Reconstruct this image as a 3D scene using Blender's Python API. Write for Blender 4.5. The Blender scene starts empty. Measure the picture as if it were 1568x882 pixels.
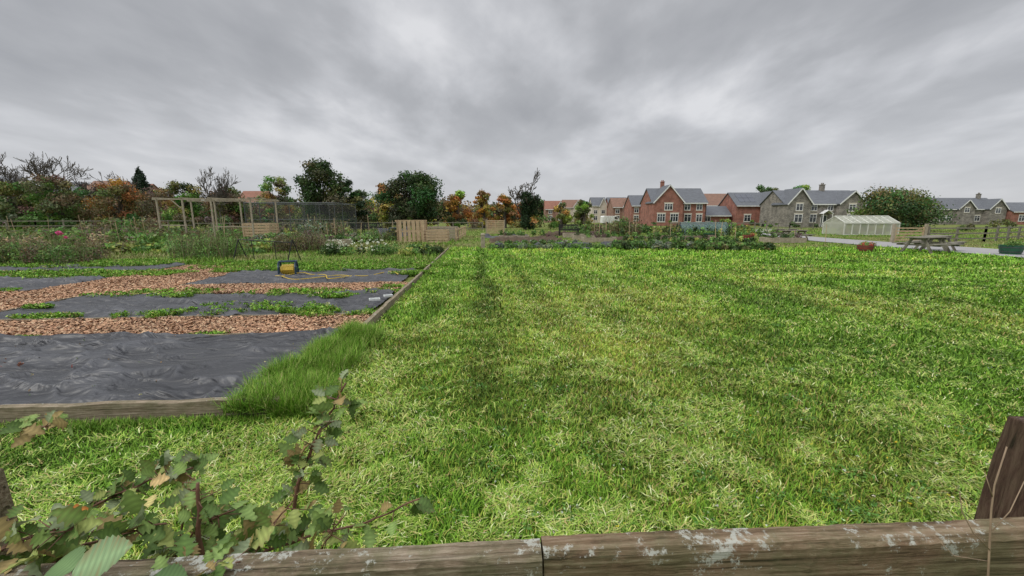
import bpy, math, random
import numpy as np
from mathutils import Vector, Matrix
rng=np.random.default_rng(7); random.seed(7)
sc=bpy.context.scene
COL=sc.collection

# ------------------------------------------------------------ noise
def _h(ix,iy,s):
    a=np.sin(ix*127.1+iy*311.7+s*74.7)*43758.5453
    return a-np.floor(a)
def vn(x,y,s=0):
    x=np.asarray(x,float);y=np.asarray(y,float)
    ix=np.floor(x);iy=np.floor(y);fx=x-ix;fy=y-iy
    fx=fx*fx*(3-2*fx);fy=fy*fy*(3-2*fy)
    return (_h(ix,iy,s)*(1-fx)+_h(ix+1,iy,s)*fx)*(1-fy)+(_h(ix,iy+1,s)*(1-fx)+_h(ix+1,iy+1,s)*fx)*fy
def fbm(x,y,s=0,o=4):
    r=0;a=.5;t=0
    for i in range(o):
        r=r+a*vn(x*2**i+i*17.3,y*2**i-i*9.1,s+i);t+=a;a*=.5
    return r/t

# ------------------------------------------------------------ materials
def newmat(name):
    m=bpy.data.materials.new(name);m.use_nodes=True
    nt=m.node_tree;b=nt.nodes['Principled BSDF'];return m,nt,b
def nd(nt,t,**k):
    n=nt.nodes.new(t)
    for a,v in k.items():setattr(n,a,v)
    return n
def ramp(nt,stops):
    r=nd(nt,'ShaderNodeValToRGB');e=r.color_ramp.elements
    while len(e)<len(stops):e.new(.5)
    for i,(p,c) in enumerate(stops):
        e[i].position=p;e[i].color=(c[0],c[1],c[2],1)
    return r
def mat(name,c1,c2=None,scale=3,rough=.8,bump=0,bscale=None,stretch=(1,1,1),spec=.3,detail=6):
    m,nt,b=newmat(name)
    c2=c2 or tuple(x*.6 for x in c1)
    tc=nd(nt,'ShaderNodeTexCoord');mp=nd(nt,'ShaderNodeMapping');mp.inputs['Scale'].default_value=stretch
    nt.links.new(tc.outputs['Object'],mp.inputs[0])
    n=nd(nt,'ShaderNodeTexNoise');n.inputs['Scale'].default_value=scale;n.inputs['Detail'].default_value=detail;n.inputs['Roughness'].default_value=.65
    nt.links.new(mp.outputs[0],n.inputs['Vector'])
    r=ramp(nt,[(.3,c2),(.7,c1)]);nt.links.new(n.outputs['Fac'],r.inputs[0]);nt.links.new(r.outputs[0],b.inputs['Base Color'])
    b.inputs['Roughness'].default_value=rough;b.inputs['Specular IOR Level'].default_value=spec
    if bump:
        n2=nd(nt,'ShaderNodeTexNoise');n2.inputs['Scale'].default_value=bscale or scale*4;n2.inputs['Detail'].default_value=8
        nt.links.new(mp.outputs[0],n2.inputs['Vector'])
        bp=nd(nt,'ShaderNodeBump');bp.inputs['Strength'].default_value=bump;bp.inputs['Distance'].default_value=.02
        nt.links.new(n2.outputs['Fac'],bp.inputs['Height']);nt.links.new(bp.outputs[0],b.inputs['Normal'])
    return m
def mat_attr(name,rough=.6,transl=.0,spec=.25):
    m,nt,b=newmat(name)
    a=nd(nt,'ShaderNodeAttribute');a.attribute_name='Col'
    b.inputs['Roughness'].default_value=rough;b.inputs['Specular IOR Level'].default_value=spec
    src=a.outputs['Color']
    nt.links.new(src,b.inputs['Base Color'])
    if transl>0:
        t=nd(nt,'ShaderNodeBsdfTranslucent');nt.links.new(src,t.inputs[0])
        mx=nd(nt,'ShaderNodeMixShader');mx.inputs[0].default_value=transl
        nt.links.new(b.outputs[0],mx.inputs[1]);nt.links.new(t.outputs[0],mx.inputs[2])
        nt.links.new(mx.outputs[0],nt.nodes['Material Output'].inputs[0])
    return m
def mat_brick(name,c1,c2,mort,bw=.225,bh=.075,patch=None):
    m,nt,b=newmat(name)
    tc=nd(nt,'ShaderNodeTexCoord')
    sp=nd(nt,'ShaderNodeSeparateXYZ');nt.links.new(tc.outputs['Object'],sp.inputs[0])
    ad=nd(nt,'ShaderNodeMath',operation='ADD');nt.links.new(sp.outputs[0],ad.inputs[0]);nt.links.new(sp.outputs[1],ad.inputs[1])
    cb=nd(nt,'ShaderNodeCombineXYZ');nt.links.new(ad.outputs[0],cb.inputs[0]);nt.links.new(sp.outputs[2],cb.inputs[1])
    br=nd(nt,'ShaderNodeTexBrick');br.inputs['Scale'].default_value=1
    br.inputs['Brick Width'].default_value=bw;br.inputs['Row Height'].default_value=bh;br.inputs['Mortar Size'].default_value=bh*.13
    br.inputs['Color1'].default_value=(*c1,1);br.inputs['Color2'].default_value=(*c2,1);br.inputs['Mortar'].default_value=(*mort,1)
    nt.links.new(cb.outputs[0],br.inputs['Vector'])
    n=nd(nt,'ShaderNodeTexNoise');n.inputs['Scale'].default_value=1.2;n.inputs['Detail'].default_value=8;nt.links.new(tc.outputs['Object'],n.inputs['Vector'])
    r=ramp(nt,[(.3,(.55,.55,.55)),(.7,(1.15,1.15,1.15))]);nt.links.new(n.outputs['Fac'],r.inputs[0])
    mx=nd(nt,'ShaderNodeMix',data_type='RGBA',blend_type='MULTIPLY');mx.inputs[0].default_value=1
    nt.links.new(br.outputs['Color'],mx.inputs[6]);nt.links.new(r.outputs[0],mx.inputs[7]);nt.links.new(mx.outputs[2],b.inputs['Base Color'])
    b.inputs['Roughness'].default_value=.9
    return m
M={}
M['leaf']=mat_attr('foliage',.65,.2)
M['grass']=mat_attr('grass_blades',.6,0,.2)
M['chip']=mat_attr('woodchip',.85)
M['bark']=mat('bark',(.11,.09,.07),(.04,.035,.028),4,.95,.5)
M['twig']=mat('twig',(.14,.125,.105),(.07,.06,.05),2,.9)
M['brick']=mat_brick('red_brick',(.38,.115,.08),(.27,.08,.06),(.34,.26,.2))
M['brick2']=mat_brick('orange_brick',(.33,.16,.11),(.25,.11,.08),(.35,.28,.22))
M['stone']=mat_brick('rubble_stone',(.29,.265,.225),(.14,.13,.115),(.34,.31,.27),.42,.2)
M['render']=mat('cream_render',(.66,.6,.5),(.55,.5,.42),1,.9)
M['slate']=mat('slate_roof',(.14,.15,.165),(.095,.10,.11),1.5,.7,.3,stretch=(1,1,3))
M['tile']=mat('brown_tile_roof',(.25,.14,.10),(.16,.10,.07),1.5,.8,.3)
M['redtile']=mat('red_tile_roof',(.28,.13,.09),(.19,.09,.06),1.5,.8,.3)
M['white']=mat('white_paint',(.8,.8,.78),(.68,.68,.66),2,.5)
M['ghwhite']=mat('weathered_white',(.66,.66,.6),(.48,.48,.43),2,.6)
M['glass']=mat('window_glass',(.035,.042,.05),(.02,.024,.03),.6,.08,spec=.8)
M['solar']=mat('solar_panel',(.02,.028,.05),(.015,.02,.035),.6,.15,spec=.7)
M['door']=mat('door_paint',(.05,.07,.06),(.04,.05,.05),2,.5)
M['wood']=mat('weathered_timber',(.42,.37,.28),(.24,.20,.14),6,.85,.4)
M['newwood']=mat('pallet_timber',(.56,.42,.27),(.34,.25,.15),5,.8,.3)
M['greywood']=mat('grey_timber',(.27,.25,.20),(.14,.125,.10),5,.85,.3)
M['dark']=mat('dark_stained_wood',(.03,.028,.026),(.018,.017,.016),5,.6)
M['metal']=mat('dark_metal',(.10,.11,.11),(.06,.065,.065),5,.5)
M['asphalt']=mat('path_tarmac',(.33,.32,.315),(.24,.235,.23),2,.9,.3,60)
M['stonemat']=mat('rock',(.20,.15,.11),(.10,.07,.06),8,.9,.6)
M['plastic_y']=mat('yellow_plastic',(.60,.44,.06),(.45,.31,.04),4,.45)
M['plastic_b']=mat('blue_plastic',(.02,.05,.075),(.012,.03,.05),4,.4)
M['plastic_w']=mat('white_plastic',(.7,.72,.7),(.5,.52,.5),9,.5)
M['plastic_g']=mat('green_plastic',(.03,.11,.06),(.02,.07,.04),4,.5)
M['terracotta']=mat('red_planter',(.32,.07,.05),(.2,.05,.04),4,.7)

def mat_membrane():
    m,nt,b=newmat('weed_membrane')
    tc=nd(nt,'ShaderNodeTexCoord')
    n=nd(nt,'ShaderNodeTexNoise');n.inputs['Scale'].default_value=1.1;n.inputs['Detail'].default_value=6;n.inputs['Roughness'].default_value=.6
    nt.links.new(tc.outputs['Object'],n.inputs['Vector'])
    a=nd(nt,'ShaderNodeAttribute');a.attribute_name='Col'
    r=ramp(nt,[(.32,(.72,.72,.74)),(.6,(1.0,1.0,1.0)),(.72,(1.5,1.45,1.35))]);nt.links.new(n.outputs['Fac'],r.inputs[0])
    mx=nd(nt,'ShaderNodeMix',data_type='RGBA',blend_type='MULTIPLY');mx.inputs[0].default_value=1
    nt.links.new(a.outputs['Color'],mx.inputs[6]);nt.links.new(r.outputs[0],mx.inputs[7]);nt.links.new(mx.outputs[2],b.inputs['Base Color'])
    b.inputs['Roughness'].default_value=.46;b.inputs['Specular IOR Level'].default_value=.5
    mp=nd(nt,'ShaderNodeMapping');mp.inputs['Scale'].default_value=(1,2.4,1);mp.inputs['Rotation'].default_value=(0,0,.3);nt.links.new(tc.outputs['Object'],mp.inputs[0])
    n2=nd(nt,'ShaderNodeTexNoise')
    n2.inputs['Scale'].default_value=1.5;n2.inputs['Detail'].default_value=3;n2.inputs['Distortion'].default_value=1.6;n2.inputs['Roughness'].default_value=.45
    nt.links.new(mp.outputs[0],n2.inputs['Vector'])
    bp=nd(nt,'ShaderNodeBump');bp.inputs['Strength'].default_value=1;bp.inputs['Distance'].default_value=.16
    nt.links.new(n2.outputs['Fac'],bp.inputs['Height']);nt.links.new(bp.outputs[0],b.inputs['Normal'])
    return m
M['membrane']=mat_membrane()
def mat_rail(name,ca,cb,cc,lich=.68,axis=0,moss=.7):
    m,nt,b=newmat(name)
    tc=nd(nt,'ShaderNodeTexCoord');mp=nd(nt,'ShaderNodeMapping')
    s=[30,30,30];s[axis]=1.3;mp.inputs['Scale'].default_value=s
    nt.links.new(tc.outputs['Object'],mp.inputs[0])
    n=nd(nt,'ShaderNodeTexNoise');n.inputs['Scale'].default_value=3.2;n.inputs['Detail'].default_value=12;n.inputs['Roughness'].default_value=.78;n.inputs['Distortion'].default_value=.5
    nt.links.new(mp.outputs[0],n.inputs['Vector'])
    r=ramp(nt,[(.34,ca),(.48,cb),(.62,cc)]);nt.links.new(n.outputs['Fac'],r.inputs[0])
    mp2=nd(nt,'ShaderNodeMapping');s2=[60,60,60];s2[axis]=1.1;mp2.inputs['Scale'].default_value=s2;nt.links.new(tc.outputs['Object'],mp2.inputs[0])
    ck=nd(nt,'ShaderNodeTexNoise');ck.inputs['Scale'].default_value=1.6;ck.inputs['Detail'].default_value=4;nt.links.new(mp2.outputs[0],ck.inputs['Vector'])
    cr=ramp(nt,[(.32,(.2,.18,.16)),(.40,(1,1,1))]);nt.links.new(ck.outputs['Fac'],cr.inputs[0])
    mc=nd(nt,'ShaderNodeMix',data_type='RGBA',blend_type='MULTIPLY');mc.inputs[0].default_value=1;nt.links.new(r.outputs[0],mc.inputs[6]);nt.links.new(cr.outputs[0],mc.inputs[7])
    g=nd(nt,'ShaderNodeTexNoise');g.inputs['Scale'].default_value=7;g.inputs['Detail'].default_value=9;g.inputs['Roughness'].default_value=.75;nt.links.new(tc.outputs['Object'],g.inputs['Vector'])
    gr=ramp(nt,[(.42,(0,0,0)),(.60,(moss,moss,moss))]);nt.links.new(g.outputs['Fac'],gr.inputs[0])
    mx=nd(nt,'ShaderNodeMix',data_type='RGBA');nt.links.new(gr.outputs[0],mx.inputs[0]);nt.links.new(mc.outputs[2],mx.inputs[6])
    g3=ramp(nt,[(.35,(.035,.038,.016)),(.65,(.16,.16,.075))]);nt.links.new(n.outputs['Fac'],g3.inputs[0]);nt.links.new(g3.outputs[0],mx.inputs[7])
    l=nd(nt,'ShaderNodeTexNoise');l.inputs['Scale'].default_value=34;l.inputs['Detail'].default_value=10;l.inputs['Roughness'].default_value=.8;nt.links.new(tc.outputs['Object'],l.inputs['Vector'])
    l2=nd(nt,'ShaderNodeTexNoise');l2.inputs['Scale'].default_value=5;l2.inputs['Detail'].default_value=3;nt.links.new(tc.outputs['Object'],l2.inputs['Vector'])
    la=nd(nt,'ShaderNodeMath',operation='MULTIPLY_ADD');nt.links.new(l2.outputs['Fac'],la.inputs[0]);la.inputs[1].default_value=.5;nt.links.new(l.outputs['Fac'],la.inputs[2])
    ge=nd(nt,'ShaderNodeNewGeometry');sz=nd(nt,'ShaderNodeSeparateXYZ');nt.links.new(ge.outputs['Normal'],sz.inputs[0])
    lz=nd(nt,'ShaderNodeMath',operation='MULTIPLY_ADD');nt.links.new(sz.outputs[2],lz.inputs[0]);lz.inputs[1].default_value=.05;nt.links.new(la.outputs[0],lz.inputs[2])
    lr=ramp(nt,[(lich+.2,(0,0,0)),(lich+.25,(.85,.85,.85))]);nt.links.new(lz.outputs[0],lr.inputs[0])
    m2=nd(nt,'ShaderNodeMix',data_type='RGBA');nt.links.new(lr.outputs[0],m2.inputs[0]);nt.links.new(mx.outputs[2],m2.inputs[6]);m2.inputs[7].default_value=(.45,.46,.40,1)
    nt.links.new(m2.outputs[2],b.inputs['Base Color']);b.inputs['Roughness'].default_value=.9;b.inputs['Specular IOR Level'].default_value=.2
    bp=nd(nt,'ShaderNodeBump');bp.inputs['Strength'].default_value=.9;bp.inputs['Distance'].default_value=.006
    nt.links.new(n.outputs['Fac'],bp.inputs['Height']);nt.links.new(bp.outputs[0],b.inputs['Normal'])
    return m
M['rail']=mat_rail('mossy_rail_timber',(.07,.05,.032),(.20,.15,.10),(.36,.30,.22),.645)
M['rail2']=mat_rail('brown_rail_timber',(.065,.04,.024),(.19,.125,.075),(.34,.26,.175),.65,0,.6)
M['post']=mat_rail('brown_post_timber',(.03,.018,.013),(.075,.042,.03),(.13,.085,.06),.75,2,.2)
M['edge']=mat_rail('edging_timber',(.10,.08,.05),(.24,.19,.13),(.38,.32,.24),.72,0,.5)

# ------------------------------------------------------------ mesh helpers
def empty(name,loc=(0,0,0),rot=0):
    e=bpy.data.objects.new(name,None);COL.objects.link(e);e.location=loc;e.rotation_euler=(0,0,rot);e.empty_display_size=.2;return e
class MB:
    def __init__(s):s.v=[];s.f=[]
    def add(s,vs,fs):
        o=len(s.v);s.v+= [tuple(p) for p in vs];s.f+=[tuple(i+o for i in f) for f in fs]
    def box(s,x0,x1,y0,y1,z0,z1):
        s.add([(x0,y0,z0),(x1,y0,z0),(x1,y1,z0),(x0,y1,z0),(x0,y0,z1),(x1,y0,z1),(x1,y1,z1),(x0,y1,z1)],
        [(0,3,2,1),(4,5,6,7),(0,1,5,4),(1,2,6,5),(2,3,7,6),(3,0,4,7)])
    def hexa(s,a):
        s.add(a,[(0,3,2,1),(4,5,6,7),(0,1,5,4),(1,2,6,5),(2,3,7,6),(3,0,4,7)])
    def beam(s,p,q,w,h):
        p=Vector(p);q=Vector(q);d=(q-p).normalized()
        up=Vector((0,0,1)) if abs(d.z)<.9 else Vector((0,1,0))
        a=d.cross(up).normalized()*w/2;b=a.cross(d).normalized()*h/2
        s.hexa([p-a-b,p+a-b,q+a-b,q-a-b,p-a+b,p+a+b,q+a+b,q-a+b])
    def tube(s,pts,rad,n=6):
        pts=[Vector(p) for p in pts];o=len(s.v)
        for i,p in enumerate(pts):
            d=(pts[min(i+1,len(pts)-1)]-pts[max(i-1,0)]).normalized()
            up=Vector((0,0,1)) if abs(d.z)<.9 else Vector((1,0,0))
            a=d.cross(up).normalized();b=a.cross(d)
            r=rad[i] if hasattr(rad,'__len__') else rad
            for k in range(n):
                t=2*math.pi*k/n;s.v.append(tuple(p+a*math.cos(t)*r+b*math.sin(t)*r))
        for i in range(len(pts)-1):
            for k in range(n):
                s.f.append((o+i*n+k,o+i*n+(k+1)%n,o+(i+1)*n+(k+1)%n,o+(i+1)*n+k))
        s.f.append(tuple(o+k for k in range(n))[::-1]);s.f.append(tuple(o+(len(pts)-1)*n+k for k in range(n)))
    def lathe(s,prof,c=(0,0,0),n=16):
        o=len(s.v)
        for r,z in prof:
            for k in range(n):
                t=2*math.pi*k/n;s.v.append((c[0]+r*math.cos(t),c[1]+r*math.sin(t),c[2]+z))
        for i in range(len(prof)-1):
            for k in range(n):s.f.append((o+i*n+k,o+i*n+(k+1)%n,o+(i+1)*n+(k+1)%n,o+(i+1)*n+k))
        s.f.append(tuple(o+k for k in range(n))[::-1]);s.f.append(tuple(o+(len(prof)-1)*n+k for k in range(n)))
    def obj(s,name,m,parent=None,bevel=0,smooth=False,loc=None,rot=None):
        me=bpy.data.meshes.new(name);me.from_pydata(s.v,[],s.f);me.update()
        me.materials.append(m);ob=bpy.data.objects.new(name,me);COL.objects.link(ob)
        if parent:ob.parent=parent
        if loc:ob.location=loc
        if rot:ob.rotation_euler=rot
        if smooth:me.polygons.foreach_set('use_smooth',[True]*len(me.polygons))
        if bevel:
            b=ob.modifiers.new('b','BEVEL');b.width=bevel;b.segments=2;b.limit_method='ANGLE'
        return ob
class Acc:
    def __init__(s):s.V=[];s.F=[];s.C=[];s.n=0
    def add(s,V,F,C):
        s.V.append(V);s.C.append(C)
        for f in F:s.F.append(f+s.n)
        s.n+=len(V)
    def obj(s,name,m,parent=None,smooth=False):
        V=np.concatenate(s.V).astype(np.float32);C=np.concatenate(s.C)
        me=bpy.data.meshes.new(name);me.vertices.add(len(V));me.vertices.foreach_set('co',V.ravel())
        li=[];st=[];o=0
        for f in s.F:
            k=f.shape[1];li.append(f.ravel());st.append(o+np.arange(len(f))*k);o+=f.size
        li=np.concatenate(li).astype(np.int32);st=np.concatenate(st).astype(np.int32)
        me.loops.add(len(li));me.loops.foreach_set('vertex_index',li)
        me.polygons.add(len(st));me.polygons.foreach_set('loop_start',st)
        me.update(calc_edges=True)
        if smooth:me.polygons.foreach_set('use_smooth',np.ones(len(st),bool))
        a=me.attributes.new('Col','FLOAT_COLOR','POINT')
        C4=np.ones((len(V),4),np.float32);C4[:,:3]=np.clip(C,0,1);a.data.foreach_set('color',C4.ravel())
        me.materials.append(m);ob=bpy.data.objects.new(name,me);COL.objects.link(ob)
        if parent:ob.parent=parent
        return ob
def blades(P,L,W,ang,lean,col,tipc=1.1,basec=.75,bend=0):
    n=len(P);d=np.stack([np.cos(ang),np.sin(ang),np.zeros(n)],1);sd=np.stack([-np.sin(ang),np.cos(ang),np.zeros(n)],1)
    up=np.array([[0,0,1.]]);lh=np.sqrt(np.clip(1-lean**2,0,1))
    bb=(rng.normal(size=n)*bend*L)[:,None]*sd
    mid=P+d*(L*.45*lean**1.3)[:,None]+up*(L*(.5*lh+.12*lean))[:,None]+bb
    tip=P+d*(L*lean)[:,None]+up*(L*lh)[:,None]
    w=(W/2)[:,None]*sd
    V=np.stack([P-w,P+w,mid+w*.85,mid-w*.85,tip],1).reshape(-1,3)
    b=np.arange(n)[:,None]*5
    F=[b+np.array([[0,1,2,3]]),b+np.array([[3,2,4]])]
    C=np.stack([col*basec,col*basec,col,col,col*tipc],1).reshape(-1,3)
    return V,F,C
LEAFB=1.4
def leafcloud(blobs,cols,n,size,jit=.25,shell=.55,hue=.1):
    B=np.array(blobs,float);K=np.array(cols,float)*LEAFB
    p=B[:,3]*B[:,5]+B[:,4]*B[:,5];p/=p.sum();idx=rng.choice(len(B),n,p=p)
    d=rng.normal(size=(n,3));d/=np.linalg.norm(d,axis=1)[:,None]
    r=1-rng.random(n)**1.5*shell+rng.normal(size=n)*.07
    pos=B[idx,:3]+d*B[idx,3:6]*r[:,None]
    nn=d+rng.normal(size=(n,3))*.7;nn/=np.linalg.norm(nn,axis=1)[:,None]
    t=np.cross(nn,rng.normal(size=(n,3)));t/=np.linalg.norm(t,axis=1)[:,None];b=np.cross(nn,t)
    s=(size*(.6+.8*rng.random(n)))[:,None]
    V=np.stack([pos-t*s,pos+b*s*.55,pos+t*s+nn*s*.2,pos-b*s*.55],1).reshape(-1,3)
    c=K[idx]*(1+jit*rng.normal(size=(n,1)))*(1+hue*rng.normal(size=(n,3)))
    F=[np.arange(n)[:,None]*4+np.array([[0,1,2,3]])]
    V[:,2]=np.maximum(V[:,2],.005)
    return V,F,np.repeat(np.clip(c,.004,1),4,axis=0)

# ------------------------------------------------------------ world + light + camera
CAMH=1.65
w=bpy.data.worlds.new('World');sc.world=w;w.use_nodes=True;nt=w.node_tree
bg=nt.nodes['Background'];bg.inputs[1].default_value=.1
sky=nd(nt,'ShaderNodeTexSky',sky_type='NISHITA');sky.sun_disc=False;sky.sun_elevation=math.radians(46);sky.sun_rotation=math.radians(240)
tc=nd(nt,'ShaderNodeTexCoord');sp=nd(nt,'ShaderNodeSeparateXYZ');nt.links.new(tc.outputs['Generated'],sp.inputs[0])
mz=nd(nt,'ShaderNodeMath',operation='MAXIMUM');nt.links.new(sp.outputs[2],mz.inputs[0]);mz.inputs[1].default_value=0
az=nd(nt,'ShaderNodeMath',operation='ADD');nt.links.new(mz.outputs[0],az.inputs[0]);az.inputs[1].default_value=.22
dx=nd(nt,'ShaderNodeMath',operation='DIVIDE');dy=nd(nt,'ShaderNodeMath',operation='DIVIDE')
nt.links.new(sp.outputs[0],dx.inputs[0]);nt.links.new(az.outputs[0],dx.inputs[1]);nt.links.new(sp.outputs[1],dy.inputs[0]);nt.links.new(az.outputs[0],dy.inputs[1])
cb=nd(nt,'ShaderNodeCombineXYZ');nt.links.new(dx.outputs[0],cb.inputs[0]);nt.links.new(dy.outputs[0],cb.inputs[1])
def cloud(scale,rot,st,detail,seed,dist):
    mp=nd(nt,'ShaderNodeMapping');mp.inputs['Rotation'].default_value=(0,0,math.radians(rot));mp.inputs['Scale'].default_value=st;mp.inputs['Location'].default_value=(seed,seed*.7,0)
    nt.links.new(cb.outputs[0],mp.inputs[0])
    n=nd(nt,'ShaderNodeTexNoise');n.inputs['Scale'].default_value=scale;n.inputs['Detail'].default_value=detail;n.inputs['Roughness'].default_value=.5;n.inputs['Distortion'].default_value=dist
    nt.links.new(mp.outputs[0],n.inputs['Vector']);return n
n1=cloud(1.0,-38,(1,.75,1),8,3.1,.2);n2=cloud(3.4,-42,(1,.6,1),7,8.2,.15)
m1=nd(nt,'ShaderNodeMath',operation='MULTIPLY');m1.inputs[1].default_value=.62;nt.links.new(n1.outputs['Fac'],m1.inputs[0])
m2=nd(nt,'ShaderNodeMath',operation='MULTIPLY_ADD');m2.inputs[1].default_value=.38;nt.links.new(n2.outputs['Fac'],m2.inputs[0]);nt.links.new(m1.outputs[0],m2.inputs[2])
rp=ramp(nt,[(.38,(.405,.415,.44)),(.47,(.48,.49,.515)),(.54,(.60,.61,.64)),(.63,(.80,.805,.83))]);nt.links.new(m2.outputs[0],rp.inputs[0])
hz=nd(nt,'ShaderNodeMapRange');hz.inputs['From Min'].default_value=0;hz.inputs['From Max'].default_value=.24;hz.inputs['To Min'].default_value=.85;hz.inputs['To Max'].default_value=0
nt.links.new(mz.outputs[0],hz.inputs[0])
mh=nd(nt,'ShaderNodeMix',data_type='RGBA');nt.links.new(hz.outputs[0],mh.inputs[0]);nt.links.new(rp.outputs[0],mh.inputs[6]);mh.inputs[7].default_value=(.68,.69,.72,1)
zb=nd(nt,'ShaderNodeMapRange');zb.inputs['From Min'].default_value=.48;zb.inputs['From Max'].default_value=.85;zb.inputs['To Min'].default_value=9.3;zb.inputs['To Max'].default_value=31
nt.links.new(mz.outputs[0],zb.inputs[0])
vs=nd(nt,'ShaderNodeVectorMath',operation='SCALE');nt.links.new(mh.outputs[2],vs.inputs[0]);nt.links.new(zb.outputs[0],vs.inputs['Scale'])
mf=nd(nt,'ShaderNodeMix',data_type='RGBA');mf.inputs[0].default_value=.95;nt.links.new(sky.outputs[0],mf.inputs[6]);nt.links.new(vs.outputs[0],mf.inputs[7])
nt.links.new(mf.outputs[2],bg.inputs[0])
sl=bpy.data.lights.new('sun','SUN');sl.energy=1.5;sl.angle=math.radians(20);sl.color=(1,.97,.91)
so=bpy.data.objects.new('sun',sl);COL.objects.link(so)
el=math.radians(46);az_=math.radians(240)
dirv=Vector((math.sin(az_)*math.cos(el),math.cos(az_)*math.cos(el),math.sin(el)))
so.rotation_euler=dirv.to_track_quat('Z','Y').to_euler()
cd=bpy.data.cameras.new('camera');cd.sensor_width=36;cd.lens=14.0;cd.clip_start=.02;cd.clip_end=3000
co=bpy.data.objects.new('camera',cd);COL.objects.link(co);co.location=(0,0,CAMH);co.rotation_euler=(math.radians(80),0,0);sc.camera=co
sc.view_settings.view_transform='Standard';sc.view_settings.look='None';sc.view_settings.exposure=0

# ------------------------------------------------------------ allotment frame
OX,OY=-1.97,3.17
def UW(u,w):return (OX-.997*u-.078*w, OY-.078*u+.997*w)
def toUW(X,Y):
    a=X-OX;b=Y-OY;return -.997*a-.078*b, -.078*a+.997*b
def xb(Y):return OX-.078*(Y-OY)
MEMB=[(.10,9.2,.06,2.2,.10),(.2,6.6,3.5,5.6,.035),(.35,5.6,6.9,9.5,.035),(8.4,13.5,6.3,8.5,.035),(8.6,16,9.9,11.6,.035)]
CHIP=[(.04,13.5,2.12,3.45),(6.6,13.5,3.45,6.2),(.04,6.6,5.6,6.85),(6.65,8.35,6.2,11.2),(5.6,6.7,6.85,10.6)]
def inrect(u,w_,R,m=0):
    r=np.zeros(np.shape(u),bool)
    for q in R:r|=(u>q[0]+m)&(u<q[1]-m)&(w_>q[2]+m)&(w_<q[3]-m)
    return r
def phase(X,Y):
    p1=X-xb(Y);p2=23.5-(.30*X+.954*Y)
    k=2.2;h=np.clip(.5+.5*(p2-p1)/k,0,1);ph=p2*(1-h)+p1*h-k*h*(1-h)
    return ph,h,p1
def tint(X,Y):
    ph,h,p1=phase(X,Y)
    wob=(fbm(X*.35,Y*.35,3)-.5)*.55+(fbm(X*1.5,Y*1.5,8)-.5)*.22
    s=np.tanh(2.2*np.sin((ph+wob)*2*np.pi/1.05+.6));s2=np.sin((ph+wob*1.4)*2*np.pi/3.1+1)
    far=np.clip((Y-2.4)/6,.25,1)
    vis=np.clip(.25+1.3*fbm(X*.22,Y*.22,9),.2,1.1)
    right=np.clip((1-h)*1.3,0,1)*np.clip((X-1)/4,0,1)
    t=1+(.15*s+.10*s2)*far*vis+.16*right*s*np.clip(.2+fbm(X*.12,Y*.5,19),0,1)+(fbm(X*.8,Y*.8,5)-.5)*.6+(fbm(X*3,Y*3,6)-.5)*.6
    br=np.clip(.25+1.4*fbm(X*.6,Y*.35,29),.3,1.1)
    for c in (1.75,3.05):
        t=t-.25*br*np.exp(-((p1+wob-c)/.20)**2)*np.clip((Y-3.8)/3,0,1)*np.clip((20-Y)/5,0,1)
    return np.clip(t,.3,2)
def ycol(X,Y):
    a=np.clip((fbm(X*.6+9,Y*.6,21)-.42)*2.6,0,1)
    b=np.exp(-((X-1.3-.12*(Y-6))/2.1)**2-((Y-6.5)/4.4)**2)*.95
    return np.clip(a*.8+b*np.clip(.3+1.3*fbm(X*1.6,Y*1.6,22),0,1),0,1)
def gcol(X,Y):
    t=tint(X,Y)[...,None];y=ycol(X,Y)[...,None]
    g=np.array([.085,.17,.016]);ye=np.array([.24,.26,.055])
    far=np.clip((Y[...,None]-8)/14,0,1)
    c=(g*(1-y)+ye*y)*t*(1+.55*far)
    wild=((X<xb(Y))|(Y>22.5))
    f=fbm(X*.35,Y*.35,40)[...,None];g2=np.array([.11,.18,.035])*(1-f)+np.array([.19,.19,.07])*f
    return np.where(wild[...,None],g2*(.7+.6*fbm(X*1.3,Y*1.3,33)[...,None]),c)

# ------------------------------------------------------------ ground
def axis(lo,hi,fine_lo,fine_hi,st,g=1.12):
    a=list(np.arange(fine_lo,fine_hi,st));s=st;x=fine_hi
    while x<hi:a.append(x);s*=g;x+=s
    a.append(hi);s=st;x=fine_lo-st;b=[]
    while x>lo:b.append(x);s*=g;x-=s
    b.append(lo);return np.array(b[::-1]+a)
gx=axis(-900,900,-16,24,.12);gy=axis(-60,1400,-1,24,.12)
X,Y=np.meshgrid(gx,gy);Z=.035*(fbm(X*1.1,Y*1.1,2)-1)
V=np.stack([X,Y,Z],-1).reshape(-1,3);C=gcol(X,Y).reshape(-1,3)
nx,ny=len(gx),len(gy)
i=(np.arange(ny-1)[:,None]*nx+np.arange(nx-1)[None]).ravel()
F=np.stack([i,i+1,i+nx+1,i+nx],1)
m,nt,b=newmat('ground_grass')
a=nd(nt,'ShaderNodeAttribute');a.attribute_name='Col'
tc=nd(nt,'ShaderNodeTexCoord');n=nd(nt,'ShaderNodeTexNoise');n.inputs['Scale'].default_value=6;n.inputs['Detail'].default_value=10;n.inputs['Roughness'].default_value=.75
nt.links.new(tc.outputs['Object'],n.inputs['Vector']);r=ramp(nt,[(.3,(.45,.45,.4)),(.7,(1.35,1.3,1.2))]);nt.links.new(n.outputs['Fac'],r.inputs[0])
mx=nd(nt,'ShaderNodeMix',data_type='RGBA',blend_type='MULTIPLY');mx.inputs[0].default_value=1
nt.links.new(a.outputs['Color'],mx.inputs[6]);nt.links.new(r.outputs[0],mx.inputs[7]);nt.links.new(mx.outputs[2],b.inputs['Base Color'])
b.inputs['Roughness'].default_value=.95;b.inputs['Specular IOR Level'].default_value=.1
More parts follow.
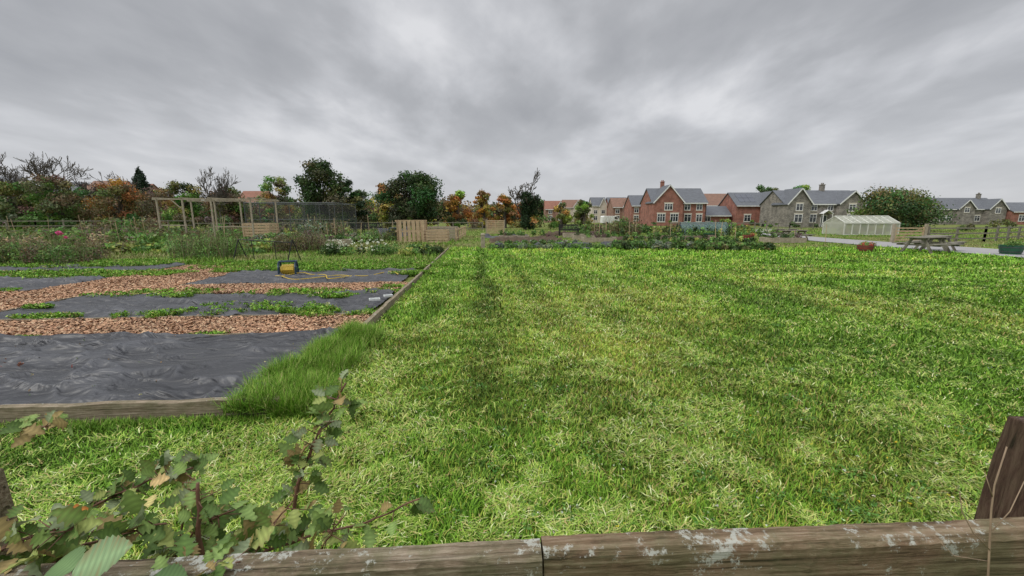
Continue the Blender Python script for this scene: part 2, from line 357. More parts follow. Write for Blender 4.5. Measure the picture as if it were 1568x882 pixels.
bp=nd(nt,'ShaderNodeBump');bp.inputs['Strength'].default_value=.8;bp.inputs['Distance'].default_value=.05;nt.links.new(n.outputs['Fac'],bp.inputs['Height']);nt.links.new(bp.outputs[0],b.inputs['Normal'])
g=Acc();g.add(V,[F],C);g.obj('ground',m,smooth=True)

# ------------------------------------------------------------ mown grass
def pick(n,pal,pr):
    return np.array(pal)[rng.choice(len(pal),n,p=np.array(pr)/sum(pr))]
def infield(X,Y):
    u,w_=toUW(X,Y);return ((X>xb(Y)+.05)|(w_<-.05))&(Y<22.6)&~((X>21.3)&(Y>5))&(X<26)
ga=Acc()
N=520000
d=np.exp(rng.uniform(math.log(1.25),math.log(34),N));tb=rng.uniform(-1.45,1.45,N);X=d*tb;Y=d
ok=infield(X,Y);X=X[ok];Y=Y[ok];d=d[ok];n=len(X)
t=tint(X,Y);y=ycol(X,Y)
green=pick(n,[(.085,.19,.012),(.13,.265,.02),(.19,.34,.035),(.05,.115,.010)],[3,4,2.6,1.7])
yel=pick(n,[(.29,.37,.045),(.36,.37,.08),(.33,.26,.09)],[2,1.2,.7])
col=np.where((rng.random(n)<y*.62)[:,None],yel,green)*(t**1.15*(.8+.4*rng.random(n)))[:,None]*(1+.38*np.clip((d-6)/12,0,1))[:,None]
cl=.6*fbm(X*2.2,Y*2.2,60,3)+.4*fbm(X*6,Y*6,67,2)
Lb=(.018+.045*rng.random(n)**1.6)*(1+.09*d)*(.25+1.5*cl)
Wb=(.0026+.0014*rng.random(n))*(1+.50*d)
P=np.stack([X,Y,-.018+.01*rng.random(n)],1)
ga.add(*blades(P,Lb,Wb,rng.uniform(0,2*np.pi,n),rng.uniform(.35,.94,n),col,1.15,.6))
N=640000
d=np.exp(rng.uniform(math.log(1.25),math.log(24),N));tb=rng.uniform(-1.45,1.45,N);X=d*tb;Y=d
ok=infield(X,Y);X=X[ok];Y=Y[ok];d=d[ok]
cl=.5*fbm(X*2.2,Y*2.2,61,3)+.5*fbm(X*8,Y*8,65,2);y=ycol(X,Y);t=tint(X,Y)
keep=rng.random(len(X))<np.clip((cl-.43)*5,.05,1)*(.42+.58*y)*np.clip(t,.2,1.3)**1.6;X=X[keep];Y=Y[keep];d=d[keep];cl=cl[keep];y=y[keep];t=t[keep];n=len(X)
pal2=pick(n,[(.31,.42,.065),(.45,.51,.15),(.44,.36,.14),(.21,.36,.04),(.13,.26,.028),(.60,.63,.32)],[4,2.4,1.7,3.6,2.6,1.0])
col=pal2*(.7+.5*rng.random(n))[:,None]*(.45+.55*t)[:,None]
L=(.022+.055*rng.random(n)**1.8)*(1+.07*d);W=(.0019+.0015*rng.random(n))*(1+.46*d)
ang=rng.uniform(0,2*np.pi,n)*.8+fbm(X*1.7,Y*1.7,66,2)*10
P=np.stack([X,Y,.0+.07*(cl-.40)*rng.random(n)+.006],1)
ga.add(*blades(P,L,W,ang,rng.uniform(.90,1,n),col,1.0,.95,.15))
ga.obj('mown_grass',M['grass'])
fl=Acc();N=900
d=np.exp(rng.uniform(math.log(1.8),math.log(14),N));X=d*rng.uniform(-.35,1.4,N);Y=d
ok=(X>xb(Y)+.3)&(X<21);X=X[ok];Y=Y[ok];n=len(X)
bl=np.stack([X,Y,np.full(n,.03),np.full(n,.008),np.full(n,.008),np.full(n,.004)],1)
cc=pick(n,[(.45,.47,.36),(.35,.42,.2),(.5,.4,.04)],[5,5,1])
fl.add(*leafcloud(bl,cc,n*3,.007,.05))
kk=rng.choice(n,160);bl=np.stack([X[kk],Y[kk],np.full(160,.02),np.full(160,.09),np.full(160,.09),np.full(160,.015)],1)
fl.add(*leafcloud(bl,[(.09,.19,.04)]*160,160*45,.010,.2));fl.obj('clover',M['leaf'])

# ------------------------------------------------------------ membranes
def crease(a,b,s,wd):return np.exp(-((fbm(a,b,s,3)-.5)/wd)**2)
for k,(u0,u1,w0,w1,z) in enumerate(MEMB):
    st=.025 if k==0 else .045
    us=np.arange(u0,u1+st,st);ws=np.arange(w0,w1+st,st);U,W=np.meshgrid(us,ws)
    eu=(fbm(W*1.5,U*0+k,5)-.5)*.14*np.where(np.abs(U-(u0+u1)/2)>(u1-u0)/2-st*1.2,1,0)
    wa=fbm(U*.6,W*.6,70+k)*1.6
    c1=crease(U*.40+wa,W*1.5-U*.35+wa,11+k,.04);c2=crease(U*.9-W*.9,W*2.2+U*.7+wa,31+k,.035);c3=crease(U*1.8+W*1.5+wa,W*2.6-U*1.4,51+k,.04)
    amp=np.clip(.2+1.7*(fbm(U*.5,W*.7,90+k)),.3,1.6)
    Zm=z+.048*c1*amp+.028*c2*amp+.014*c3+.08*(fbm(U*.7,W*1.1,8+k)-.5)
    if k==0:
        hem=np.exp(-((W-(w1-.16)-.05*np.sin(U*2)-.12*(fbm(U*1.5,U*0,3)-.5))/.04)**2)*.05;Zm=Zm+hem
    edge=np.minimum.reduce([U-u0,u1-U,W-w0,w1-W]);Zm=np.where(edge<.07,Zm*.6+z*.2,Zm);Zm=np.maximum(Zm,.012)
    ew=(fbm(U*1.2,U*0+k+4,15)-.5)*.18*np.where((np.abs(W-(w0+w1)/2)>(w1-w0)/2-st*1.2)&((W>1)|(k>0)),1,0)
    cc=.034+.022*c1*amp+.016*c2+.008*c3+.03*np.clip(fbm(U*2.2,W*2.2,99+k)-.55,0,1)
    C=np.stack([cc*.97,cc,cc*1.10],-1).reshape(-1,3)
    x,y_=UW(U+eu,W+ew);V=np.stack([x,y_,Zm],-1).reshape(-1,3)
    nx=len(us);ny=len(ws);i=(np.arange(ny-1)[:,None]*nx+np.arange(nx-1)[None]).ravel()
    A=Acc();A.add(V,[np.stack([i,i+nx,i+nx+1,i+1],1)],C);A.obj('weed_membrane',M['membrane'],smooth=True)
# ------------------------------------------------------------ wood chips
mb=MB()
for k,(u0,u1,w0,w1) in enumerate(CHIP):
    zz=.006+.0005*k
    mb.add([(*UW(u0,w0),zz),(*UW(u1,w0),zz),(*UW(u1,w1),zz),(*UW(u0,w1),zz)],[(3,2,1,0)])
pth=empty('woodchip_path')
mb.obj('chip_base',mat('chip_soil',(.22,.12,.07),(.10,.06,.04),30,.95,.8),pth)
area=[(c[1]-c[0])*(c[3]-c[2]) for c in CHIP];N=110000
ci=rng.choice(len(CHIP),N,p=np.array(area)/sum(area));R=np.array(CHIP)[ci]
u=R[:,0]+(R[:,1]-R[:,0])*rng.random(N);w_=R[:,2]+(R[:,3]-R[:,2])*rng.random(N)
w_=w_+rng.normal(size=N)*.03+(fbm(u*1.4,w_*.3,12)-.5)*.22
x,y_=UW(u,w_);z=.016+.02*rng.random(N)+.035*fbm(x*1.3,y_*1.3,4)
s=.010+.020*rng.random(N);an=rng.uniform(0,6.283,N)
nn=rng.normal(size=(N,3))*.4;nn[:,2]=1;nn/=np.linalg.norm(nn,axis=1)[:,None]
t=np.cross(nn,np.stack([np.cos(an),np.sin(an),an*0],1));t/=np.linalg.norm(t,axis=1)[:,None];bb=np.cross(nn,t)
p=np.stack([x,y_,z],1);s=s[:,None];q=s*(.35+.3*rng.random((N,1)))
V=np.stack([p-t*s-bb*q,p+t*s*.8-bb*q,p+t*s+bb*q,p-t*s*.9+bb*q*.8],1).reshape(-1,3)
c=pick(N,[(.50,.31,.18),(.38,.22,.13),(.60,.43,.27),(.22,.13,.085),(.44,.25,.15)],[4,4,2,2,4])*(.8+.4*rng.random((N,1)))*(.65+.6*fbm(x*.9,y_*.9,44))[:,None]
A=Acc();A.add(V,[np.arange(N)[:,None]*4+np.array([[0,1,2,3]])],np.repeat(c,4,axis=0));A.obj('chips',M['chip'],pth)

# ------------------------------------------------------------ timber edging
def board(name,a,b_,h=.15,t=.045,z0=-.03):
    mb=MB();(x0,y0),(x1,y1)=a,b_;L=math.hypot(x1-x0,y1-y0)
    k=max(2,int(L/.25));o=[]
    for i in range(k+1):
        f=i/k;o.append((L*f,.006*math.sin(i*1.7+x0),h+.006*math.sin(i*2.3)))
    V=[]
    for p in o:V+=[(p[0],p[1]-t/2,z0),(p[0],p[1]+t/2,z0),(p[0],p[1]+t/2,p[2]-.004),(p[0],p[1]+t/2-.004,p[2]),(p[0],p[1]-t/2+.004,p[2]),(p[0],p[1]-t/2,p[2]-.004)]
    F=[(i*6+j,(i+1)*6+j,(i+1)*6+(j+1)%6,i*6+(j+1)%6)[::-1] for i in range(k) for j in range(6)]+[(0,1,2,3,4,5),tuple(k*6+j for j in range(6))[::-1]]
    mb.add(V,F)
    return mb.obj(name,M['edge'],loc=(x0,y0,0),rot=(0,0,math.atan2(y1-y0,x1-x0)))
board('timber_edging',UW(2.2,0),UW(0,0),.15,.06);board('timber_edging',UW(4.8,.01),UW(2.21,.0),.145,.06);board('timber_edging',UW(9,.0),UW(4.82,.0),.15,.06)
board('timber_edging',UW(0,.04),UW(0,2.4),.10,.05);board('timber_edging',UW(0,2.42),UW(0,5.9),.125,.07);board('timber_edging',UW(0,5.92),UW(0,10.2),.11,.06);board('timber_edging',UW(0,10.3),UW(0,18),.10,.06)
board('timber_edging',UW(6.6,3.47),UW(.05,3.47),.055,.03);board('timber_edging',UW(6.62,3.5),UW(6.62,5.6),.055,.03)
board('timber_edging',UW(8,2.22),UW(.05,2.22),.09,.035);board('timber_edging',UW(5.6,6.88),UW(.3,6.88),.05,.03)

# ------------------------------------------------------------ long grass / weeds patches
def tuft_patch(A,pts,L,W,pal,pr,lean=(.1,.8)):
    n=len(pts);P=np.zeros((n,3));P[:,:2]=pts;P[:,2]=-.01
    c=pick(n,pal,pr)*(.75+.5*rng.random((n,1)))
    A.add(*blades(P,L*(.5+.8*rng.random(n)),W*(.7+.6*rng.random(n)),rng.uniform(0,6.283,n),rng.uniform(lean[0],lean[1],n),c,1.2,.55,.05))
GP=[(.09,.19,.015),(.13,.27,.024),(.20,.36,.045),(.32,.37,.09),(.38,.35,.15)];GR=[3,4,3,1.2,.5]
A=Acc()
# shaggy unmown tufts swallowing the corner board
n=34000;w_=rng.uniform(-.1,2.35,n);wid=(.05+.22*np.clip(fbm(w_*1.6,w_*0,7)-.25,0,1))
u=-.01-np.abs(rng.normal(size=n))*wid
ks=rng.random(n)<.55;lim=np.clip(.55-.20*w_,.10,1)*(.6+.8*fbm(w_*3,w_*0,3));u=np.where(ks,rng.random(n)**1.2*lim-.04,u)
hgt=.17*(.55+.9*fbm(w_*3+5,u*4,27))
P=np.zeros((n,3));P[:,:2]=np.stack(UW(u,w_),1);P[:,2]=np.where(u>.05,.06,-.01)
A.add(*blades(P,hgt*(.6+.8*rng.random(n)),.0055*(.7+.6*rng.random(n)),rng.uniform(0,6.283,n),rng.uniform(.15,.93,n),pick(n,GP,[2,4,4.5,1.7,.7])*(.75+.5*rng.random((n,1))),1.2,.6,.08))
n=13000;w_=rng.uniform(2.5,18,n);k=(fbm(w_*1.3,w_*0,17)+.35*(w_>6.5))>.52;w_=w_[k];u=-.09-np.abs(rng.normal(size=len(w_)))*.07;tuft_patch(A,np.stack(UW(u,w_),1),.08,.010,GP,GR)
n=9000;u=rng.uniform(-.2,5.5,n);w_=-.06-np.abs(rng.normal(size=n))*.06;tuft_patch(A,np.stack(UW(u,w_),1),.07,.005,GP,GR)
A.obj('long_grass',M['grass'])
A=Acc()
WP=[(3.2,3.62,.5,.14),(3.9,3.6,.35,.13),(1.25,3.75,.35,.15),(.6,3.5,.45,.12),(2.2,4.1,.55,.10),(1.3,5.1,.35,.09),(.5,5.5,.4,.10),(2.8,4.3,.35,.1),(5.2,5.6,.8,.09),(2.4,5.6,.7,.07),(5.4,3.6,.3,.08),
(5.5,9.2,.5,.14),(5.0,9.8,.9,.13),(.4,8.4,.5,.16),(2.5,9.8,1.5,.13),(8.4,8.9,1.2,.12),(11,9.1,2.0,.10),(12,12.0,2.5,.15),(6.3,11.4,1.2,.16),(2.0,2.3,.18,.06),(3.3,1.98,.14,.06),(.25,6.2,.3,.10),(2.8,10.5,2.6,.16),(9.2,6.3,.5,.06),(6.3,4.4,.15,.08),(4.4,2.3,.12,.05)]
for (cu,cw,rr,hh) in WP:
    n=int(1200+4200*min(rr,1.2)*rr);a=rng.uniform(0,6.283,n);r=rr*np.sqrt(rng.random(n))*(.6+.8*vn(a*1.2,a*0+cu,4))
    u=cu+r*np.cos(a)*1.5;w_=cw+r*np.sin(a)*.5
    k=fbm(u*3,w_*3,77)>.42;u=u[k];w_=w_[k];n=len(u)
    P=np.stack(UW(u,w_),1);tuft_patch(A,P,hh,.007+.001*cw,GP,GR,(.3,.95))
    m_=n//8;bl=np.stack([P[:m_,0],P[:m_,1],.05+hh*.5*rng.random(m_),np.full(m_,.05),np.full(m_,.05),np.full(m_,.03)],1)
    A.add(*leafcloud(bl,pick(m_,GP,GR)/1.3,m_*4,.018+.001*cw))
A.obj('weeds',M['grass'])
A=Acc();N=170000
d=np.exp(rng.uniform(math.log(11),math.log(60),N));X=d*rng.uniform(-1.5,1.3,N);Y=d;u,w_=toUW(X,Y)
ok=(((u>.1)&(w_>9.8)&~inrect(u,w_,MEMB)&~inrect(u,w_,CHIP))|((Y>22.5)&(u<=.1)))&~((u>13.5)&(w_<6))&~((X>21.3)&(X<27)&(Y<46))
ok|=(X>26.3)&(Y<36)
X=X[ok];Y=Y[ok];n=len(X);f=fbm(X*.6,Y*.6,90)
hh=(.05+.26*np.clip(f-.35,0,1))*(1+.01*Y)*np.where(toUW(X,Y)[0]>.1,1.2,.7)
c=np.where((fbm(X*.3,Y*.3,91)>.56)[:,None],pick(n,[(.29,.28,.10),(.36,.32,.16),(.18,.24,.06)],[1,1,1]),pick(n,GP,GR))*(.7+.5*rng.random((n,1)))
P=np.stack([X,Y,X*0],1);A.add(*blades(P,hh*(.5+rng.random(n)),.0011*Y*(.6+.8*rng.random(n)),rng.uniform(0,6.283,n),rng.uniform(.1,.9,n),c,1.2,.7))
A.obj('rough_grass',M['grass'])

# ------------------------------------------------------------ vegetable & shrub masses in the allotment
DG=(.035,.062,.018);MG=(.07,.13,.03);LG=(.12,.21,.05);YG=(.22,.25,.06);BR=(.125,.10,.06);OR=(.28,.14,.035);OL=(.105,.11,.04);YE=(.32,.26,.06);PU=(.10,.06,.06);GY=(.13,.155,.10);TAN=(.27,.22,.13)
def plantmass(name,x0,x1,y0,y1,h,pal,dens=6,leaf=.06,r=None,mi=.5,stalk=0):
    A=Acc();ar=(x1-x0)*(y1-y0);r=r or h*.55
    nb=max(4,int(ar*mi/(r*r)));bl=[];cc=[]
    for i in range(nb):
        hh=h*random.uniform(.35,1.05);rx=r*random.uniform(.6,1.3)
        bl.append((random.uniform(x0,x1),random.uniform(y0,y1),hh*.5,rx,rx,hh*.55));cc.append(random.choice(pal))
    A.add(*leafcloud(bl,cc,int(nb*dens*10),leaf,.3,.5,.12))
    if stalk:
        n=stalk;P=np.stack([rng.uniform(x0,x1,n),rng.uniform(y0,y1,n),np.zeros(n)],1)
        A.add(*blades(P,h*(.7+.7*rng.random(n)),np.full(n,.0009*(y0+y1)/2),rng.uniform(0,6.28,n),rng.uniform(.05,.5,n),pick(n,[TAN,BR,LG],[2,1,2]),1,1,.06))
    return A.obj(name,M['leaf'])
def croprow(name,x0,x1,y,h,pal,dx=.5,leaf=.07,n=60):
    A=Acc();bl=[];cc=[];x=x0
    while x<x1:
        if random.random()<.88:
            hh=h*random.uniform(.6,1.15);bl.append((x+random.gauss(0,.05),y+random.gauss(0,.06),hh*.5,dx*.42,dx*.42,hh*.55));cc.append(random.choice(pal))
        x+=dx
    A.add(*leafcloud(bl,cc,len(bl)*n,leaf,.3,.6));return A.obj(name,M['leaf'])
plantmass('cabbage_bed',5.4,9.5,21,23,.42,[DG,MG,MG,GY],14,.08)
plantmass('cabbage_bed',9.3,13.6,20.3,22.6,.38,[DG,MG,OL,MG],14,.08)
for (x0,x1,y,h,pal) in [(-.8,4.6,24.8,.28,[MG,LG]),(-.8,4.6,25.8,.22,[GY,MG]),(7.5,15.5,25.2,.5,[MG,DG]),(7.8,15.8,26.6,.4,[LG,YG]),(8,16,28.2,.6,[DG,MG]),(7.5,13.5,32,.6,[MG,LG]),(7.5,14,34,.7,[DG,OL]),(0,3.8,32,.35,[PU,MG]),(15,23,34,.8,[MG,LG]),(15,23,37,.9,[DG,YG]),(-1,3,37,.5,[LG,MG])]:
    croprow('vegetable_row',x0,x1,y,h,pal,.42+.005*y,.05+.0015*y)
plantmass('vegetable_patch',14,24,40,46,.9,[DG,MG,LG,OL,YG],8,.13,.8)
plantmass('vegetable_patch',7,14,46,54,.9,[MG,OL,LG,BR],6,.15,.8)
plantmass('runner_beans',9,12.5,39,41,1.7,[MG,OL,BR,TAN],10,.1,.5,.6,120)
plantmass('purple_shrub',-11.5,-9.4,19,21,1.0,[PU,BR,OL,BR],18,.05,.4,.8,160)
plantmass('white_flower_bush',-8.4,-5.6,17.8,19.0,.6,[MG,LG,DG],16,.05,.35,.7)
plantmass('leafy_bush',-5.0,-3.4,17.6,19.2,.45,[MG,YG,LG,DG],16,.06,.3,.7)
plantmass('fennel_clump',-13.6,-11.4,15.6,17.4,1.15,[(.15,.22,.08),(.11,.18,.05),LG],30,.03,.4,.8,450)
plantmass('dried_flower_stalks',-22,-15.3,13.6,15.4,.75,[BR,OL,MG,LG],18,.04,.3,.6,900)
plantmass('dried_flower_stalks',-33,-22,17,23,.9,[BR,OL,MG,TAN,LG],12,.07,.45,.5,700)
plantmass('pumpkin_patch',-20,-12,18.5,24,.45,[MG,LG,YG,OL],9,.09,.4,.6)
plantmass('vegetable_patch',-40,-22,26,34,.9,[MG,OL,BR,LG],8,.12,.7,.5,400)
plantmass('vegetable_patch',-19,-9.5,27,34,.55,[MG,OL,LG,GY,BR],9,.1,.45,.45,200)
plantmass('vegetable_patch',-34,-17.5,36,48,.8,[MG,OL,DG,BR,YG],6,.15,.9,.4)
plantmass('vegetable_patch',-13,-9,38,48,.8,[MG,OL,DG,BR,YG],6,.15,.9,.4)
plantmass('scrub',-16,-13.4,30,33,1.5,[GY,BR,OL],14,.09,.7,.6,200)
plantmass('scrub',-44,-38,40,46,1.8,[OL,MG,BR],8,.15,1.0,.6)
plantmass('scrub',-9.8,-8.2,26,28,1.0,[OL,MG,LG],14,.07,.45,.6,80)
A=Acc();n=75;bl=np.stack([rng.uniform(-8.3,-5.7,n),rng.uniform(17.5,18.2,n),rng.uniform(.25,.7,n),np.full(n,.06),np.full(n,.06),np.full(n,.04)],1)
A.add(*leafcloud(bl,[(.5,.51,.42)]*n,n*6,.032,.05,.5,.03));A.obj('white_flowers',M['leaf'])
A=Acc();bl=[(-15.9,14.1,1.12,.09,.09,.07),(-15.75,14.15,.97,.05,.05,.05)];A.add(*leafcloud(bl,[(.5,.09,.2)]*2,130,.03,.15))
P=np.array([[-15.9,14.1,0],[-15.75,14.15,0]]);A.add(*blades(P,np.array([1.1,.95]),np.full(2,.02),np.zeros(2),np.full(2,.05),np.array([MG]*2)));A.obj('pink_dahlia',M['leaf'])
def flatbed(name,x0,x1,y0,y1,m,h=.1,rot=.078,frame=False):
    us=np.arange(0,x1-x0,.12);ws=np.arange(0,y1-y0,.12);U,W=np.meshgrid(us,ws)
    Zm=.01+h*crease(U*.7+x0,W*1.2+y0,3,.07)+h*.8*(fbm(U*1.5,W*2,4)-.4)
    e=(U<.01)|(W<.01)|(U>us[-1]-.01)|(W>ws[-1]-.01);Zm=np.where(e,.0,np.maximum(Zm,.01))
    V=np.stack([x0+U-rot*W,y0+W+rot*U,Zm],-1).reshape(-1,3);nx=len(us);ny=len(ws);i=(np.arange(ny-1)[:,None]*nx+np.arange(nx-1)[None]).ravel()
    A=Acc();A.add(V,[np.stack([i,i+1,i+nx+1,i+nx],1)],np.ones((len(V),3))*np.array([.042,.045,.05]));A.obj(name,m,smooth=True)
M['soil']=mat('soil',(.12,.085,.055),(.055,.04,.028),4,.95,.8)
flatbed('weed_membrane',-1.1,4.6,21.8,23.2,M['membrane'],.25,-.05)
flatbed('soil_bed',-1.5,4,27,30.5,M['soil'],.25);flatbed('weed_membrane',5.2,13.8,23.2,24.3,M['membrane'],.25,-.05)
flatbed('soil_bed',7.4,16,29.3,31,M['soil'],.25);flatbed('soil_bed',-18,-12,25,26.4,M['soil'],.3);flatbed('weed_membrane',-14,-9,34,36,M['membrane'],.7);flatbed('soil_bed',3,9,37,40,M['soil'],.3)
flatbed('weed_membrane',-2.4,1.5,33,35,M['membrane'],.3)
def raised(x,y,w_,d_,h,rot=0):
    e=empty('raised_bed',(x,y,0),rot);mb=MB()
    mb.box(0,w_,0,.05,0,h);mb.box(0,w_,d_-.05,d_,0,h);mb.box(0,.05,.052,d_-.052,0,h-.004);mb.box(w_-.05,w_,.052,d_-.052,0,h-.004);mb.obj('frame',M['wood'],e)
    mb=MB();mb.add([(.05,.05,h-.05),(w_-.05,.05,h-.05),(w_-.05,d_-.05,h-.05),(.05,d_-.05,h-.05)],[(0,1,2,3)]);mb.obj('soil_fill',M['soil'],e)
    A=Acc();bl=[(random.uniform(.25,w_-.25),random.uniform(.2,d_-.2),h+.1,.22,.2,.18) for _ in range(int(w_*d_*2.2))];A.add(*leafcloud(bl,[random.choice([MG,LG,DG,PU]) for _ in bl],len(bl)*90,.05));A.obj('crop',M['leaf'],e)
raised(4.9,27.2,2.2,1.3,.32);raised(4.7,30.2,2.2,1.3,.34);raised(-1.0,30.8,2.3,1.2,.3);raised(17.2,26.5,2.4,1.3,.34,.05);raised(4.4,33.6,2.6,1.3,.34);raised(-12.6,24.4,2.4,1.2,.32,.05)
A=Acc()
bl=[(random.uniform(-1.2,5),random.uniform(21.2,22.4),.12,.3,.2,.16) for _ in range(34)]
A.add(*leafcloud(bl,[random.choice([MG,DG,LG,GY]) for _ in bl],4200,.05));A.obj('bed_edge_plants',M['leaf'])

# ------------------------------------------------------------ path (right)
mb=MB();pp=[(21.6,5),(26.3,5),(26.2,16),(25.8,24.5),(26.0,31),(27.5,44),(40,60),(36,60),(24.2,45),(23.6,36),(21.8,30),(21.4,22),(21.5,15)]
mb.add([(x,y,.012) for x,y in pp],[tuple(range(len(pp)))]);mb.obj('tarmac_path',M['asphalt'])

# ------------------------------------------------------------ furniture
def bench(x,y,rot=0,s=1.):
    e=empty('park_bench',(x,y,0),rot);w=1.7*s;e.scale=(1,1,s)
    for n_,xx in (('leg_left',-w/2+.05),('leg_right',w/2-.05)):
        mb=MB();mb.box(xx-.035,xx+.035,-.28,-.21,0,.62);mb.beam((xx,.16,0),(xx,.30,.95),.07,.07);mb.box(xx-.035,xx+.035,-.20,.2,.36,.42);mb.box(xx-.045,xx+.045,-.32,.22,.621,.66);mb.obj(n_,M['dark'],e)
    mb=MB()
    for k in range(4):mb.box(-w/2+.09,w/2-.09,-.27+k*.115,-.17+k*.115,.425,.455)
    mb.obj('seat',M['dark'],e)
    mb=MB();mb.beam((-w/2+.09,.29,.9),(w/2-.09,.29,.9),.04,.11);mb.beam((-w/2+.09,.23,.52),(w/2-.09,.23,.52),.04,.09)
    for k in range(13):
        xx=-w/2+.16+k*(w-.32)/12;mb.beam((xx,.235,.55),(xx,.285,.86),.07,.02)
    mb.obj('backrest',M['dark'],e)
bench(5.25,37,.05,1.1);bench(-14.9,43,0,1.2);bench(-17.2,46,0,1)
def picnic(x,y,rot=0,L=1.9):
    e=empty('picnic_table',(x,y,0),rot)
    mb=MB()
    for k in range(5):mb.box(-L/2,L/2,-.37+k*.15,-.235+k*.15,.72,.76)
    mb.obj('table_top',M['greywood'],e)
    for nm,s in (('bench_front',-1),('bench_back',1)):
        mb=MB();mb.box(-L/2,L/2,s*.72-.14,s*.72-.01,.43,.47);mb.box(-L/2,L/2,s*.72+.01,s*.72+.14,.43,.47);mb.obj(nm,M['greywood'],e)
    mb=MB()
    for xx in (-L/2+.3,L/2-.3):
        mb.beam((xx,-.6,0),(xx,-.22,.7),.05,.1);mb.beam((xx,.6,0),(xx,.22,.7),.05,.1);mb.box(xx+.03,xx+.075,-.86,.86,.35,.425);mb.box(xx+.03,xx+.075,-.37,.37,.63,.715)
    mb.obj('legs',M['greywood'],e)
picnic(20.7,29.5,.15);picnic(19.7,19.0,.25,1.8);picnic(21.6,20.4,.5,1.8);picnic(22.5,33,.3)
def palletmesh(mb,o,ux,uz,w=1.2,h=1.0,n=9,t=.12,horiz=True,sl=None):
    o=Vector(o);ux=Vector(ux).normalized();uz=Vector(uz).normalized();uy=ux.cross(uz)*-1
    def B(a0,a1,b0,b1,c0,c1):
        mb.hexa([o+ux*a+uy*b+uz*c for (a,b,c) in [(a0,b0,c0),(a1,b0,c0),(a1,b1,c0),(a0,b1,c0),(a0,b0,c1),(a1,b0,c1),(a1,b1,c1),(a0,b1,c1)]])
    if horiz:
        sh=(h-.08)/(n-1)*.62
        for k in range(n):
            z=k*(h-.1)/(n-1);B(0,w,0,.02,z,z+sh)
            if k%3==0:B(0,w,t,t+.02,z,z+.09)
        for a in (.0,w/2-.05,w-.1):B(a,a+.1,.021,t-.001,0,h)
    else:
        sw=(w-.08)/(n-1)*.62
        for k in range(n):
            a=k*(w-.1)/(n-1);B(a,a+sw,0,.02,0,h)
        for a in (0,h/2-.05,h-.1):B(0,w,.021,t,a,a+.1)
def pallet(x,y,rot=0,w=1.3,h=1.2):
    e=empty('wooden_pallet',(x,y,0),rot);mb=MB();palletmesh(mb,(-w/2,0,.02),(1,0,0),(0,0,1),w,h,7);mb.obj('slats',M['newwood'],e)
    mb=MB();mb.box(-w/2-.1,-w/2-.02,0,.08,0,h+.1);mb.box(w/2+.02,w/2+.1,0,.08,0,h+.1);mb.obj('posts',M['wood'],e)
pallet(-1.75,42,0,1.8,1.35)
def compost(x,y,w,d,h,horiz,rot=0,mt='newwood'):
    e=empty('pallet_compost_bin',(x,y,0),rot);k=6 if w>1.4 else 5
    mb=MB();palletmesh(mb,(0,0,.0),(1,0,0),(0,0,1),w,h,k,horiz=horiz);mb.obj('front',M[mt],e)
    mb=MB();palletmesh(mb,(0,d,0),(1,0,0),(0,0,1),w,h,k,horiz=horiz);mb.obj('back',M[mt],e)
    mb=MB();palletmesh(mb,(-.15,.16,0),(0,1,0),(0,0,1),d-.2,h,k,horiz=horiz);mb.obj('side_left',M[mt],e)
    mb=MB();palletmesh(mb,(w,.16,0),(0,1,0),(0,0,1),d-.2,h,k,horiz=horiz);mb.obj('side_right',M[mt],e)
compost(-7.6,27.0,1.6,1.3,1.5,False,.05,'newwood');compost(-5.7,26.6,1.4,1.2,.85,True,.05);compost(-6.0,29.4,1.9,1.2,1.0,True,0,'wood')
compost(-20.6,31,1.9,1.2,1.2,True)
e=empty('water_butt',(-8.6,29,0));mb=MB();mb.lathe([(.26,0),(.31,.3),(.32,.55),(.29,.9),(.30,.93),(.05,.98)]);mb.obj('barrel',M['plastic_b'],e,smooth=True);mb=MB();mb.lathe([(.325,.28),(.335,.32)]);mb.lathe([(.32,.62),(.33,.66)]);mb.obj('ribs',M['plastic_b'],e)
e=empty('water_tap_post',(-1.6,22,0));mb=MB();mb.box(-.11,.11,-.08,.08,0,.72);mb.hexa([(-.13,-.1,.721),(.13,-.1,.721),(.13,.1,.721),(-.13,.1,.721),(-.09,-.07,.82),(.09,-.07,.82),(.09,.07,.82),(-.09,.07,.82)]);mb.obj('post',M['wood'],e,.01)
mb=MB();mb.tube([(0,-.08,.6),(0,-.16,.6),(0,-.18,.53)],.015);mb.obj('tap',M['metal'],e)
e=empty('timber_pergola',(-26.2,30,0),.0);mb=MB()
for i,xx in enumerate((0,1.9,4.0,6.9)):
    for yy in (0,3.2):mb.box(xx-.045,xx+.045,yy-.045,yy+.045,0,2.95)
mb.obj('posts',M['wood'],e)
mb=MB()
for yy in (0,3.2):mb.box(-.3,7.2,yy-.025,yy+.025,2.96,3.05)
for xx in (0,1.9,4.0,6.9):mb.box(xx-.025,xx+.025,-.3,3.5,3.055,3.13)
mb.beam((1.1,0,2.94),(1.9,0,2.2),.04,.05)
mb.beam((.06,0,1.1),(1.84,0,1.1),.04,.08);mb.beam((4.06,0,1.0),(6.84,0,1.0),.04,.08);mb.obj('beams',M['wood'],e)
def netmat(name,col,f):
    m,nt,b=newmat(name);b.inputs['Base Color'].default_value=(*col,1);b.inputs['Roughness'].default_value=.8
    tr=nd(nt,'ShaderNodeBsdfTransparent');mxs=nd(nt,'ShaderNodeMixShader');mxs.inputs[0].default_value=f
    nt.links.new(tr.outputs[0],mxs.inputs[1]);nt.links.new(b.outputs[0],mxs.inputs[2]);nt.links.new(mxs.outputs[0],nt.nodes['Material Output'].inputs[0]);return m
mnet=netmat('cage_netting',(.12,.13,.13),.12)
